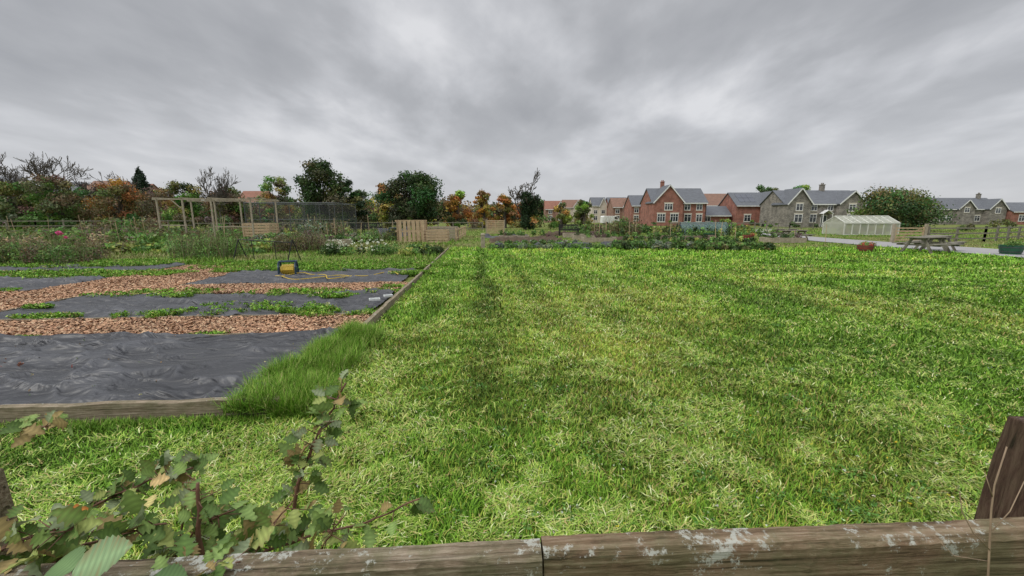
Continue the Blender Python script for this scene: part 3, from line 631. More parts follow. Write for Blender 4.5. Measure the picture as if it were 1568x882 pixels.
def cage(x,y,w,d,h):
    e=empty('fruit_cage',(x,y,0));mb=MB();k=int(w/1.3)
    for i in range(k+1):
        xx=i*w/k
        for yy in (0,d):mb.tube([(xx,yy,0),(xx,yy,h)],.035,5)
        mb.tube([(xx,0,h),(xx,d,h)],.03,5)
    for yy in (0,d):
        mb.tube([(0,yy,h),(w,yy,h)],.035,5);mb.tube([(0,yy,h*.5),(w,yy,h*.5)],.02,5)
    mb.obj('frame',M['metal'],e);mb=MB()
    mb.add([(0,-.05,0),(w,-.05,0),(w,-.05,h),(0,-.05,h),(0,d,0),(w,d,0),(w,d,h),(0,d,h)],[(0,1,2,3),(4,5,6,7),(3,2,6,7),(0,3,7,4),(1,2,6,5)]);mb.obj('netting',mnet,e)
cage(-24.4,37,8.2,5,3.0)
plantmass('fruit_bushes',-24,-17,38,41,1.2,[DG,MG,OL,BR],8,.1,.7,.4)
def tunnel(x,y,w,L,h,rot=0):
    e=empty('netted_hoop_tunnel',(x,y,0),rot);mb=MB();net=MB();K=10
    prof=[(-w/2*math.cos(math.pi*i/K),h*math.sin(math.pi*i/K)) for i in range(K+1)]
    k=int(L/.8)
    for j in range(k+1):mb.tube([(j*L/k,a,z) for a,z in prof],.03,5)
    mb.obj('hoops',M['plastic_b'],e)
    for i in range(K):
        a,z=prof[i];a2,z2=prof[i+1];net.add([(0,a*1.02,z*1.02),(L,a*1.02,z*1.02),(L,a2*1.02,z2*1.02),(0,a2*1.02,z2*1.02)],[(0,1,2,3)])
    net.obj('net',mtun,e)
mtun=netmat('tunnel_net',(.15,.23,.22),.4)
tunnel(16.0,38.5,1.3,4.5,1.0,.1);tunnel(17,41,1.3,5,1.2,.1)
e=empty('metal_plant_frame',(-10.6,15.5,0));mb=MB()
for xx in (0,2.1):
    mb.tube([(xx-.12,-.25,0),(xx,0,.82)],.02);mb.tube([(xx+.12,.25,0),(xx,0,.82)],.02)
mb.tube([(0,0,.82),(2.1,0,.7)],.018);mb.tube([(.5,0,.78),(.55,0,0)],.015);mb.tube([(1.4,0,.74),(1.4,0,0)],.015);mb.obj('frame',M['dark'],e)
# hose reel
cx,cy=UW(3.75,8.4);e=empty('hose_reel',(cx,cy,.05),.35);e.scale=(.95,.9,.8)
mb=MB();mb.tube([(-.19,0,.19),(-.14,0,.19),(.14,0,.19),(.19,0,.19)],[.12,.17,.17,.12],18)
for k in range(7):
    a=-.14+k*.046;mb.tube([(a,.17*math.cos(j*.785),.19+.17*math.sin(j*.785)) for j in range(9)],.022,5)
mb.obj('hose_drum',M['plastic_y'],e,smooth=False)
mb=MB()
for xx in (-.22,.22):
    mb.tube([(xx,-.24,0),(xx,-.22,.3),(xx,-.1,.48),(xx,.1,.48),(xx,.22,.3),(xx,.24,0)],.03,6)
    mb.tube([(xx,0,.19),(xx+(.015 if xx>0 else -.015),0,.19)],.11,12)
mb.tube([(-.22,-.1,.48),(.22,-.1,.48)],.03);mb.tube([(-.22,.1,.48),(.22,.1,.48)],.03);mb.tube([(-.22,-.24,0),(.22,-.24,0)],.02);mb.tube([(-.22,.24,0),(.22,.24,0)],.02);mb.obj('frame',M['plastic_b'],e)
mb=MB();pts=[]
for i in range(60):
    t=i/59;u=3.7-3.1*t;w_=7.9+.5*math.sin(t*9)+.2*math.sin(t*23);pts.append((*UW(u,w_),.085+.015*math.sin(t*15)))
mb.tube(pts,.013,6);pts=[]
for i in range(50):
    t=i/49;pts.append((*UW(3.9-2.2*t,7.6+.35*math.cos(t*8)),.085))
mb.tube(pts,.012,6);mb.obj('garden_hose',M['plastic_y'])
def rock(x,y,z,s):
    mb=MB();n=10;o=[]
    for j in range(6):
        ph=math.pi*(j/5)*.5
        for k in range(n):
            t=2*math.pi*k/n;r=math.cos(ph)*(.8+.3*random.random());o.append((x+s*r*math.cos(t)*1.6,y+s*r*math.sin(t),z+s*.55*math.sin(ph)*(.8+.2*random.random())))
    f=[(j*n+k,j*n+(k+1)%n,(j+1)*n+(k+1)%n,(j+1)*n+k) for j in range(5) for k in range(n)];mb.add(o,f);return mb
x,y_=UW(4.5,1.9);rock(x,y_,.12,.12).obj('flat_stone',M['stonemat'])
x,y_=UW(4.6,5.5);rock(x,y_,.05,.06).obj('pale_stone',M['plastic_w'])
for (u,w_,s) in ((.34,4.4,.085),(.16,4.75,.07),(6.3,3.55,.08)):
    x,y_=UW(u,w_);e=empty('seed_tray',(x,y_,.085),random.uniform(0,1));mb=MB();mb.box(-s,s,-s*.7,s*.7,0,.012)
    mb.box(-s,s,-s*.7-.012,-s*.7,0,.035);mb.box(-s,s,s*.7,s*.7+.012,0,.035);mb.box(-s-.012,-s,-s*.7-.012,s*.7+.012,0,.035);mb.box(s,s+.012,-s*.7-.012,s*.7+.012,0,.035);mb.obj('tray',M['plastic_w'],e)
A=Acc();n=90;x,y_=UW(3.7+rng.normal(size=n)*.35,1.05+rng.normal(size=n)*.12)
A.add(*leafcloud(np.stack([x,y_,np.full(n,.155),np.full(n,.01),np.full(n,.01),np.full(n,.006)],1),[(.18,.10,.07)]*n,n,.022,.3))
n=160;x,y_=UW(rng.uniform(.2,6,n),rng.uniform(.1,2.1,n));A.add(*leafcloud(np.stack([x,y_,np.full(n,.145),np.full(n,.01),np.full(n,.01),np.full(n,.01)],1),pick(n,[(.25,.2,.1),(.12,.08,.05),(.1,.14,.05)],[1,1,1]),n,.011,.3))
A.obj('fallen_leaves',M['leaf'])
def planter(x,y,r,h,cm,fc,nm='flower_planter'):
    e=empty(nm,(x,y,0));mb=MB();mb.lathe([(r*.8,0),(r*.95,h*.6),(r,h),(r*.9,h),(r*.88,h*.85)]);mb.obj('tub',M[cm],e,smooth=False)
    mb=MB();mb.lathe([(r*.9,h*.25),(r*.93,h*.33)]);mb.lathe([(r*.99,h*.72),(r*1.02,h*.8)]);mb.obj('hoops',M['metal'],e)
    A=Acc();bl=[(random.uniform(-r,r)*.7,random.uniform(-r,r)*.7,h+.05,r*.4,r*.4,.13) for _ in range(8)]
    A.add(*leafcloud(bl,[MG,fc,LG,LG]*2,500,.035));A.obj('flowers',M['leaf'],e)
planter(17.7,20,.34,.3,'terracotta',(.4,.08,.05));planter(18.2,31,.45,.35,'terracotta',(.4,.1,.06));planter(22.9,18.3,.4,.42,'plastic_g',MG,'green_tub');planter(16.5,33.5,.5,.4,'plastic_g',MG,'green_tub')
e=empty('greenhouse',(32.2,39,0),.02);L,D,eh,rh=5.4,2.6,1.15,1.8
mb=MB()
for i in range(8):
    xx=L*i/7
    for yy in (0,D):mb.box(xx-.04,xx+.04,yy-.04,yy+.04,0,eh)
    mb.beam((xx,-.02,eh),(xx,D/2,rh),.07,.07);mb.beam((xx,D+.02,eh),(xx,D/2,rh),.07,.07)
mb.beam((0,D/2,rh+.03),(L,D/2,rh+.03),.1,.1);mb.box(-.05,L+.05,-.08,-.045,eh-.06,eh+.04);mb.box(-.05,L+.05,D+.045,D+.08,eh-.06,eh+.04);mb.box(-.04,L+.04,-.07,-.042,.0,.08)
mb.obj('frame',M['ghwhite'],e)
mg=netmat('greenhouse_glazing',(.62,.63,.53),.45)
mb=MB();mb.add([(0,0,0),(L,0,0),(L,0,eh),(0,0,eh),(0,D,0),(L,D,0),(L,D,eh),(0,D,eh),(0,D/2,rh),(L,D/2,rh)],[(0,1,2,3),(4,5,6,7),(3,2,9,8),(7,6,9,8),(0,3,8,7,4),(1,2,9,6,5)]);mb.obj('glazing',mg,e)
A=Acc();bl=[(random.uniform(.4,L-.4),random.uniform(.5,D-.4),random.uniform(.2,.8),.35,.35,.35) for _ in range(16)];A.add(*leafcloud(bl,[random.choice([MG,TAN,YG,TAN]) for _ in bl],2500,.07));A.obj('plants_inside',M['leaf'],e)
def fence(name,pts,h=1.15,rails=3,mt='greywood',sp=1.8):
    e=empty(name,(0,0,0));mp=MB();mr=MB()
    for (a,b_) in zip(pts[:-1],pts[1:]):
        L=math.hypot(b_[0]-a[0],b_[1]-a[1]);k=max(1,int(L/sp))
        for i in range(k+1):
            x=a[0]+(b_[0]-a[0])*i/k;y=a[1]+(b_[1]-a[1])*i/k;mp.box(x-.05,x+.05,y-.05,y+.05,0,h+random.uniform(-.03,.06))
        for r in range(rails):
            z=h-.1-r*(h-.3)/max(1,rails-1)*.95;mr.beam((a[0],a[1]-.07,z),(b_[0],b_[1]-.07,z),.035,.09)
    mp.obj('posts',M[mt],e);mr.obj('rails',M[mt],e)
e=empty('field_gate',(26.0,27.3,0),.0);mb=MB()
for k in range(5):mb.box(.1,1.9,-.02,.02,.12+k*.2,.20+k*.2)
mb.box(0.02,.1,-.03,.03,.05,1.05);mb.box(1.9,1.98,-.03,.03,.05,1.05);mb.beam((.12,.045,.15),(1.88,.045,.95),.02,.08);mb.obj('bars',M['newwood'],e)
mb=MB();mb.box(-.17,-.02,-.07,.07,0,1.25);mb.box(2.02,2.17,-.07,.07,0,1.25);mb.obj('posts',M['wood'],e)
fence('post_and_rail_fence',[(28.3,27.3),(33,28),(44,33),(62,36)],1.05)
fence('post_and_rail_fence',[(-66,40),(-52,44),(-38,48)],1.4,3,'greywood',2.4)
fence('post_and_rail_fence',[(-38,48),(-20,54),(-4,55)],1.1,2)
fence('post_and_rail_fence',[(22,56),(40,58),(60,60)],1.0,2)
fence('post_and_rail_fence',[(-3.9,28),(-4.4,38)],.9,2,'newwood')
e=empty('bean_poles',(0,0,0));mb=MB()
for i in range(34):
    x=random.uniform(-40,-9);y=random.uniform(22,40);mb.tube([(x,y,0),(x+random.uniform(-.2,.2),y,random.uniform(1.2,2.1))],.018,4)
for i in range(14):
    x=random.uniform(6,22);y=random.uniform(26,42);mb.tube([(x,y,0),(x+random.uniform(-.1,.1),y,random.uniform(.8,1.5))],.02,4)
mb.obj('canes',M['newwood'],e)

# ------------------------------------------------------------ houses
def house(name,x,y,w,d,eave,ridge,wall,roof,gables=(),wins=(),doors=(),chims=(),rot=0,z0=0,solar=None,band=True):
    e=empty(name,(x,y,z0),rot)
    mb=MB();p=[(0,0),(d,0),(d,eave),(d/2,ridge-.05),(0,eave)]
    mb.add([(0,a,b) for a,b in p]+[(w,a,b) for a,b in p],[(0,1,2,3,4)[::-1],(5,6,7,8,9),(0,5,9,4),(1,2,7,6),(4,9,8,3),(3,8,7,2),(0,1,6,5)])
    for (x0,x1,pr,pk) in gables:
        if x0<=0:x0=-.04
        if x1>=w:x1=w+.04
        xm=(x0+x1)/2;q=[(x0,.0),(x1,.0),(x1,eave-.01),(xm,pk-.05),(x0,eave-.01)]
        mb.add([(a,-pr,b) for a,b in q]+[(a,d/2-.1,b) for a,b in q],[(0,1,2,3,4),(5,6,7,8,9)[::-1],(0,4,9,5),(1,6,7,2),(4,3,8,9),(3,2,7,8)])
    mb.obj('walls',M[wall],e)
    mb=MB();th=.14;ov=.35;sl=(ridge-eave)/(d/2)
    for s in (0,1):
        ye=-ov if s==0 else d+ov;ze=eave-ov*sl
        mb.hexa([(-.2,ye,ze),(w+.2,ye,ze),(w+.2,d/2,ridge),(-.2,d/2,ridge),(-.2,ye,ze+th),(w+.2,ye,ze+th),(w+.2,d/2,ridge+th),(-.2,d/2,ridge+th)])
    for (x0,x1,pr,pk) in gables:
        xm=(x0+x1)/2;s2=(pk-eave)/(xm-x0)
        for sx in (-1,1):
            xe=xm+sx*((x1-x0)/2+.28);ze=eave-.28*s2
            mb.hexa([(xe,-pr-.3,ze+.01),(xm,-pr-.3,pk+.01),(xm,d/2-.05,pk+.01),(xe,d/2-.05,ze+.01),(xe,-pr-.3,ze+th),(xm,-pr-.3,pk+th),(xm,d/2-.05,pk+th),(xe,d/2-.05,ze+th)])
    mb.obj('roof',M[roof],e)
    mf=MB();mf.box(-.1,w+.1,-ov-.04,-ov-.003,eave-ov*sl-.1,eave-ov*sl+.1)
    for (x0,x1,pr,pk) in gables:
        xm=(x0+x1)/2;s2=(pk-eave)/(xm-x0)
        for sx in (-1,1):
            mf.beam((xm+sx*((x1-x0)/2+.28),-pr-.33,eave-.28*s2),(xm,-pr-.33,pk+.02),.03,.2)
    mf.obj('fascia',M['white'],e)
    mp=MB()
    for xx in (w+.06,):mp.tube([(xx-.2,-.07,0),(xx-.2,-.07,eave-.2)],.05,6)
    mp.obj('downpipe',M['dark'],e)
    fr=MB();gl=MB();li=MB()
    for (xc,z,ww,hh) in wins:
        yf=0
        for (x0,x1,pr,pk) in gables:
            if x0<xc<x1:yf=-pr
        gl.box(xc-ww/2,xc+ww/2,yf-.02,yf+.1,z,z+hh)
        t=.085
        fr.box(xc-ww/2-t,xc-ww/2,yf-.05,yf+.05,z-t,z+hh+t);fr.box(xc+ww/2,xc+ww/2+t,yf-.05,yf+.05,z-t,z+hh+t)
        fr.box(xc-ww/2,xc+ww/2,yf-.05,yf+.05,z+hh,z+hh+t);fr.box(xc-ww/2,xc+ww/2,yf-.05,yf+.05,z-t,z)
        k=2 if ww<1.5 else 3
        for j in range(1,k):fr.box(xc-ww/2+ww*j/k-.04,xc-ww/2+ww*j/k+.04,yf-.045,yf+.02,z,z+hh)
        fr.box(xc-ww/2,xc+ww/2,yf-.04,yf+.015,z+hh*.66,z+hh*.66+.05)
        li.box(xc-ww/2-.2,xc+ww/2+.2,yf-.03,yf+.05,z+hh+t+.003,z+hh+t+.23);li.box(xc-ww/2-.15,xc+ww/2+.15,yf-.08,yf+.05,z-t-.1,z-t-.003)
    if wins:gl.obj('window_glass',M['glass'],e);fr.obj('window_frames',M['white'],e);li.obj('lintels',M['render'],e)
    if doors:
        dm=MB();df=MB()
        for (xc,ww) in doors:
            yf=0
            for (x0,x1,pr,pk) in gables:
                if x0<xc<x1:yf=-pr
            dm.box(xc-ww/2,xc+ww/2,yf-.03,yf+.05,0,2.05)
            df.box(xc-ww/2-.08,xc-ww/2,yf-.06,yf+.05,0,2.15);df.box(xc+ww/2,xc+ww/2+.08,yf-.06,yf+.05,0,2.15);df.box(xc-ww/2,xc+ww/2,yf-.06,yf+.05,2.05,2.15)
            for sx in (-1,1):df.beam((xc+sx*1.0,yf-.55,2.35),(xc,yf-.55,3.05),1.0,.08)
            for sx in (-1,1):df.box(xc+sx*.85-.05,xc+sx*.85+.05,yf-1,yf-.9,0,2.4)
        dm.obj('door',M['door'],e);df.obj('porch',M['white'],e)
    for i,(cx,cy,hh) in enumerate(chims):
        mb=MB();mb.box(cx-.35,cx+.35,cy-.3,cy+.3,ridge-1.2,ridge+hh);mb.box(cx-.42,cx+.42,cy-.37,cy+.37,ridge+hh+.003,ridge+hh+.12);mb.lathe([(.12,0),(.1,.3)],(cx-.15,cy,ridge+hh+.12),8);mb.lathe([(.12,0),(.1,.3)],(cx+.16,cy,ridge+hh+.12),8);mb.obj('chimney',M[wall if wall!='render' else 'brick'],e)
    if solar:
        x0,x1=solar;mb=MB();f0,f1=.25,.85
        def rp(f):return (-ov+(d/2+ov)*f, eave-ov*sl+(ridge-eave+ov*sl)*f+th+.05)
        k=int((x1-x0)/1.05)
        for i in range(k):
            a=x0+i*(x1-x0)/k;b_=a+(x1-x0)/k-.05
            for (g0,g1) in ((f0,(f0+f1)/2-.01),((f0+f1)/2+.01,f1)):
                (ya,za),(yb,zb_)=rp(g0),rp(g1);mb.hexa([(a,ya,za-.04),(b_,ya,za-.04),(b_,yb,zb_-.04),(a,yb,zb_-.04),(a,ya,za),(b_,ya,za),(b_,yb,zb_),(a,yb,zb_)])
        mb.obj('solar_panels',M['solar'],e)
    return e
house('brick_house',29.3,85,11.4,7.5,4.9,7.8,'brick','slate',[(0,6,1.2,8.2)],[(1.6,.9,1.5,1.5),(4.3,.9,1.5,1.5),(3.0,3.3,1.5,1.15),(7.6,.9,1.3,1.4),(10,.9,1.1,1.4),(7.4,3.3,1.1,1.1),(9.9,3.3,1.1,1.1)],[],[(3.1,3.4,1.4)])
house('brick_house',48.6,88,10.2,7.5,4.4,7.1,'brick','slate',[(5.2,10.2,1.5,7.2)],[(6.6,.9,1.1,1.3),(9.0,.9,1.1,1.3),(7.8,3.0,1.1,1.1),(2.6,.9,1.3,1.3)],[],[],solar=(1,4.6))
house('stone_cottage',50.2,75,14.4,7,4.3,6.7,'stone','slate',[(0,4.2,1.1,6.85),(9.6,14.2,.9,6.4)],[(2.1,.9,1.3,1.3),(2.1,3.0,1.1,1.1),(5.6,.9,1.1,1.3),(5.6,3.0,1.0,1.0),(11.9,.9,1.3,1.3),(11.9,2.9,1.1,1.1),(8.6,3.0,.9,1.0)],[(7.6,.95)],[(9.2,3.5,1.1)])
house('tiled_house',46,104,14,8,4.9,7.8,'brick2','tile',[],[(3,3.2,1.2,1.2),(8,3.2,1.2,1.2)])
house('garage',41,89,7,5,2.3,4.1,'brick','slate',[],[(2,.9,1.2,1.1)],[])
house('stone_cottage',104,100,16.5,7.5,3.9,6.5,'stone','slate',[(5.5,9.5,.6,5.9),(12.3,16.5,1.2,6.1)],[(2.5,.9,1.3,1.2),(7.5,3,1.1,1),(11,.9,1.2,1.2),(14.4,2.8,1.1,1.1),(4,.9,1.2,1.2)],[],[(14.4,3.6,1)])
house('brick_house',121,98,16,7.5,3.2,5.3,'brick','slate',[],[(2.5,.9,1.3,1.3),(6,.9,1.3,1.3),(10,.9,1.3,1.3)])
xs=[(11.5,140,7,'brick2','redtile',7.4),(19,150,7,'render','tile',8.2),(27.6,140,5,'render','slate',8.6),(32.5,136,6.5,'brick','slate',8.4),(40,130,8,'brick','slate',8.6),(33,112,5.5,'brick','slate',7.8),(31.8,128,6,'brick2','tile',7.8)]
for (x,y,w_,wl,rf,rd) in xs:
    house('brick_house' if 'brick' in wl else 'rendered_house',x,y,w_,7,rd-2.7,rd,wl,rf,[(w_*.5,w_*.98,.8,rd-.3)],[(w_*.25,.9,1.2,1.3),(w_*.25,3.1,1.1,1.1),(w_*.74,.9,1.2,1.3),(w_*.74,3.1,1.1,1.1)])
for (x,y,w_,rf,rd) in [(-76,112,7,'redtile',9.0),(-126,120,10,'tile',12.5),(-136,118,9,'slate',12),(-113,116,8,'redtile',11.3),(-150,112,12,'slate',13)]:
    house('brick_house',x,y,w_,8,rd-3,rd,'render' if w_>9 else 'brick2',rf,[],[(w_*.3,rd-4.6,1.2,1.2),(w_*.7,rd-4.6,1.2,1.2)])
e=empty('parked_van',(22.6,100,0),.2);mb=MB()
prof=[(0,.35),(0,1.9),(.3,2.1),(3.4,2.1),(4.2,1.35),(5,1.1),(5.1,.35)]
mb.add([(a,0,b) for a,b in prof]+[(a,1.9,b) for a,b in prof],[tuple(range(7)),tuple(range(13,6,-1))]+[(i,(i+1)%7+0,(i+1)%7+7,i+7)[::-1] for i in range(7)]);mb.obj('body',M['white'],e,.05)
mb=MB();mb.add([(3.0,-.01,1.3),(4.0,-.01,1.3),(3.5,-.01,1.9),(3.0,-.01,1.9)],[(0,1,2,3)]);mb.obj('window',M['glass'],e)
mb=MB()
for xx in (1,4.1):mb.tube([(xx,-.03,.35),(xx,.2,.35)],.35,14);mb.tube([(xx,1.7,.35),(xx,1.93,.35)],.35,14)
mb.obj('wheels',M['dark'],e)

# ------------------------------------------------------------ trees
def limbs(mb,p,d,L,r,depth,spread=.5,up=.15,nseg=3,kids=3,rmin=.028):
    pts=[p];rad=[max(r,rmin)];dd=d.normalized();q=p
    for i in range(nseg):
        dd=(dd+Vector((random.gauss(0,.13),random.gauss(0,.13),random.gauss(0,.08)+up*.3))).normalized()
        q=q+dd*L/nseg;pts.append(q);rad.append(max(rmin,r*(1-.45*(i+1)/nseg)))
    mb.tube(pts,rad,5 if depth>2 else 3)
    if depth<=0:return
    for k in range(kids):
        i=random.randint(1,nseg) if k else nseg
        nd_=(dd*.8+Vector((random.gauss(0,spread),random.gauss(0,spread),random.gauss(up,spread*.6)))).normalized()
        limbs(mb,pts[i],nd_,L*random.uniform(.62,.88),rad[i]*.74,depth-1,spread,up,nseg,kids,rmin)
def bare_tree(name,x,y,h,r=.2,depth=5,spread=.5,m='twig',kids=3,wd=None,rmin=.028):
    e=empty(name,(x,y,0));mb=MB();limbs(mb,Vector((0,0,-.1)),Vector((0,0,1)),h*.3,r,depth,spread,.22,3,kids,rmin)
    zs=[v[2] for v in mb.v];s=h/max(zs);sx=s
    if wd:
        xs_=[abs(v[0]) for v in mb.v];sx=wd/2/max(xs_)
    mb.v=[(a*sx,b*sx,c*s) for a,b,c in mb.v];mb.obj('trunk_and_branches',M[m],e);return e
def tree(name,x,y,h,wd,pal,n=7000,leaf=.2,base=.12,nb=34,tr=.28,shape=1.0,dx=0):
    e=empty(name,(x,y,0));mb=MB();bl=[];cc=[];cz0=h*base
    for i in range(nb):
        f=(i+.5)/nb;z=cz0+(h-cz0)*(.06+.86*f)
        env=math.sin(math.pi*min(1,max(0,(.12+.80*f)))**shape)**.6
        a=random.uniform(0,6.28);rr=wd/2*env*random.uniform(.25,.78)
        r=wd*random.uniform(.08,.17);bl.append((rr*math.cos(a)+dx*f,rr*math.sin(a),min(z,h-r*.6),r,r,r*random.uniform(.6,.85)));cc.append([q*random.uniform(.7,1.3) for q in random.choice(pal)])
    A=Acc();A.add(*leafcloud(bl,cc,n,leaf,.28,.7))
    A.add(*leafcloud([(b[0],b[1],b[2],b[3]*1.25,b[4]*1.25,b[5]*1.3) for b in bl],cc,n//7,leaf*.8,.3,.2));A.obj('crown',M['leaf'],e)
    top=Vector((dx*.4,0,h*.55));mb.tube([(0,0,-.1),(0.05,0,h*.2),tuple(top)],[tr*1.3,tr,tr*.5],8)
    for b in bl[::2]:
        s=Vector((0,0,h*random.uniform(.18,.5)));q=Vector(b[:3]);mb.tube([s,(s+q)/2+Vector((0,0,.3)),q],[tr*.4,tr*.25,tr*.08],4)
    mb.obj('trunk',M['bark'],e);return e
tree('oak_tree',-27.2,58,9.7,8.6,[DG,DG,(.045,.07,.02),OL],11000,.17,.08,44,.35)
tree('oak_tree',-23.4,59,7.2,5.8,[DG,DG,OL],6000,.17,.05,24,.25)
tree('oak_tree',-14.3,58,8.3,9.8,[DG,(.05,.07,.022),(.035,.055,.018),DG],13000,.17,.04,48,.35)
tree('yellowing_tree',-36,62,8.0,5.8,[YG,LG,(.24,.2,.07),OL],3400,.15,.2,26,.2)
tree('autumn_tree',-20,66,7.4,5.5,[YE,OL,(.2,.15,.04)],4500,.2,.1,24)
tree('autumn_tree',-8.6,64,5.9,5,[OR,(.2,.11,.03),YG],3500,.17,.05,24)
tree('autumn_tree',-4.6,66,6.1,4.2,[OR,YE,(.25,.14,.04)],3000,.17,.05,22)
tree('autumn_tree',-1.2,66,5.4,4.2,[(.22,.13,.04),OR,OL],3000,.17,.05,22)
tree('autumn_tree',7.6,62,4.0,4,[YG,OL,YE],2600,.16,.05,18)
tree('green_tree',11.4,64,4.4,4.0,[MG,YG,OL],3000,.16,.05,18)
tree('laurel_tree',48,51,5.2,10.5,[(.05,.09,.025),MG,DG,(.09,.14,.04),(.12,.13,.04)],16000,.14,.0,50,.3)
tree('hawthorn_tree',-62,56,7.6,8,[OL,BR,MG,(.14,.12,.05)],5500,.16,.05,28)
tree('autumn_tree',-56,58,7.0,8,[(.17,.10,.04),BR,OR,OL],5500,.16,.05,28)
tree('hawthorn_tree',-49,60,7.0,7.5,[MG,OL,DG,YG],5500,.16,.05,28)
tree('hawthorn_tree',-43,62,6.4,6.5,[OL,BR,MG,BR],4500,.16,.05,26)
tree('hawthorn_tree',-70,58,6.9,8.5,[OL,BR,MG],5500,.18,.05,28)
tree('hawthorn_tree',-79,58,7.0,9,[OL,MG,(.16,.15,.06)],5500,.18,.05,28)
tree('green_tree',67,108,10.3,9,[DG,MG,OL],3500,.28,.2,22);tree('green_tree',75,106,10,8,[OL,MG,YG],3500,.28,.2,22);tree('green_tree',80,112,9,8,[DG,MG],3000,.28,.2,20)
tree('green_tree',100,120,8,10,[MG,DG],3000,.3,.1,20)
e=empty('conifer_tree',(-81.5,90,0));bl=[];cc=[]
for i in range(30):
    f=i/29;r=2.9*(1-f)**.8+.3;bl.append((random.uniform(-.3,.3)*r,random.uniform(-.3,.3)*r,4+8.0*f,r*.8,r*.8,.8));cc.append((.018,.032,.018))
A=Acc();A.add(*leafcloud(bl,cc,5000,.24,.3,.5));A.obj('needles',M['leaf'],e);mb=MB();mb.tube([(0,0,0),(0,0,12)],[.3,.05]);mb.obj('trunk',M['bark'],e)
for (x,y,h,wd) in ((-73,60,11.8,9),(-66.5,58,11.0,8.5),(-78.5,59,11.0,8),(-42.5,59,8.9,5.5),(-60.5,60,8.6,6),(-85,62,10.5,8)):bare_tree('bare_tree',x,y,h,.26,6,.55,'twig',3,wd,.036)
e=bare_tree('ivy_covered_tree',1.9,57,8.6,.34,5,.5,'bark',3,5.0,.05)
bl=[(.1+random.gauss(0,.22)+max(0,(z-2.2))*.12,random.gauss(0,.3),z,.65,.6,.55) for z in np.linspace(.5,4.8,18)]+[(1.2,0,3.5,.75,.6,.8),(1.5,0,4.3,.6,.5,.6),(1.1,0,2.6,.7,.6,.8)]
A=Acc();A.add(*leafcloud(bl,[(.018,.035,.012)]*len(bl),7000,.12,.35,.6));A.obj('ivy',M['leaf'],e)
def hedge(name,segs,dens=150,leaf=.2):
    bl=[];cc=[]
    for (x0,y0,x1,y1,h,th,pal) in segs:
        L=math.hypot(x1-x0,y1-y0);k=max(3,int(L*1.9*h/4))
        for i in range(k):
            f=random.random();r=random.uniform(.13,.29)*h;hx=h*(.85+.22*math.sin(f*L*.55+x0)*math.sin(f*L*.21+1))
            z=random.uniform(.1,.95)*hx-r*.4
            bl.append((x0+(x1-x0)*f+random.gauss(0,.3),y0+(y1-y0)*f+random.uniform(-th,th),max(z,.4),r*1.15,r,r*.9));cc.append([q*random.uniform(.65,1.35) for q in random.choice(pal)])
    A=Acc();A.add(*leafcloud(bl,cc,len(bl)*dens,leaf,.3,.6));return A.obj(name,M['leaf'])
hedge('distant_trees',[(-110,66,-80,66,7.2,2,[OL,BR,MG]),(-80,66,-66,66,6.9,2,[OL,BR,MG]),(-66,66,-54,66,6.9,2,[BR,OL,(.17,.11,.05)]),(-54,68,-40,68,6.6,2,[MG,OL,BR]),(-40,68,-26,68,6.3,2,[OL,YG,BR]),(-26,68,-11,68,6.2,2,[OL,YE,BR]),(-11,70,3,70,5.4,1.5,[OR,(.22,.13,.04),YE,OL,BR]),(3,70,14,72,3.8,1.5,[OL,MG,YG])],150,.18)
hedge('distant_trees',[(-180,150,-60,170,11,5,[OL,DG,BR]),(-60,170,30,180,9.5,5,[OL,DG,BR]),(30,185,150,190,9,5,[DG,OL]),(150,190,330,170,9,5,[DG,OL])],70,.6)
hedge('scrub_hedge',[(-85,50,-60,50,2.6,1,[OL,BR,MG,TAN]),(-60,51,-38,54,2.5,1,[BR,OL,MG,DG]),(-38,56,-4,58,2.3,1,[OL,MG,BR,DG]),(-4,58,8,59,2.0,.8,[OL,BR,YG,MG])],140,.14)
hedge('garden_hedge',[(8,58,24,60,1.5,1,[MG,OL,YG]),(24,62,44,66,1.3,1,[MG,DG,LG]),(44,64,60,66,1.4,1,[DG,MG]),(38,78,52,80,1.8,.7,[MG,DG,YG]),(56,50,85,54,2.0,1,[MG,DG,OL]),(85,60,130,70,2.6,1,[MG,DG,OL]),(34,44,44,47,1.3,.6,[MG,DG])],110,.13)

# ------------------------------------------------------------ foreground fence
e=empty('foreground_fence',(0,0,0))
def rail(nm,a,b_,t,h,m):
    a=Vector(a);b_=Vector(b_);L=(b_-a).length;mb=MB();k=160;V=[]
    pr=[(-t/2,-h),(t/2,-h),(t/2,-.006),(t/2-.006,0),(0,.0005),(-t/2+.008,0),(-t/2,-.009),(-t/2,-h*.5)]
    n8=len(pr)
    for i in range(k+1):
        x=L*i/k
        for j,(p,q) in enumerate(pr):
            V.append((x,p+.002*float(vn(x*9,j*3.3,2))+.0012*random.gauss(0,.5),q+.003*float(vn(x*7,j*2.1,3))+.001*random.gauss(0,.5)))
    F=[(i*n8+j,(i+1)*n8+j,(i+1)*n8+(j+1)%n8,i*n8+(j+1)%n8)[::-1] for i in range(k) for j in range(n8)]+[tuple(range(n8)),tuple(k*n8+j for j in range(n8))[::-1]]
    mb.add(V,F);ob=mb.obj(nm,m,e);d=b_-a
    ob.matrix_world=Matrix.Translation(a)@d.to_track_quat('X','Z').to_matrix().to_4x4();return ob
rail('rail_right',(.052,.592,1.101),(2.2,.69,1.105),.046,.092,M['rail2'])
rail('rail_left',(-2.2,.50,1.045),(.049,.590,1.098),.046,.092,M['rail'])
rail('lower_rail_right',(.052,.592,.65),(2.2,.69,.65),.046,.092,M['rail']);rail('lower_rail_left',(-2.2,.50,.62),(.045,.590,.65),.046,.092,M['rail'])
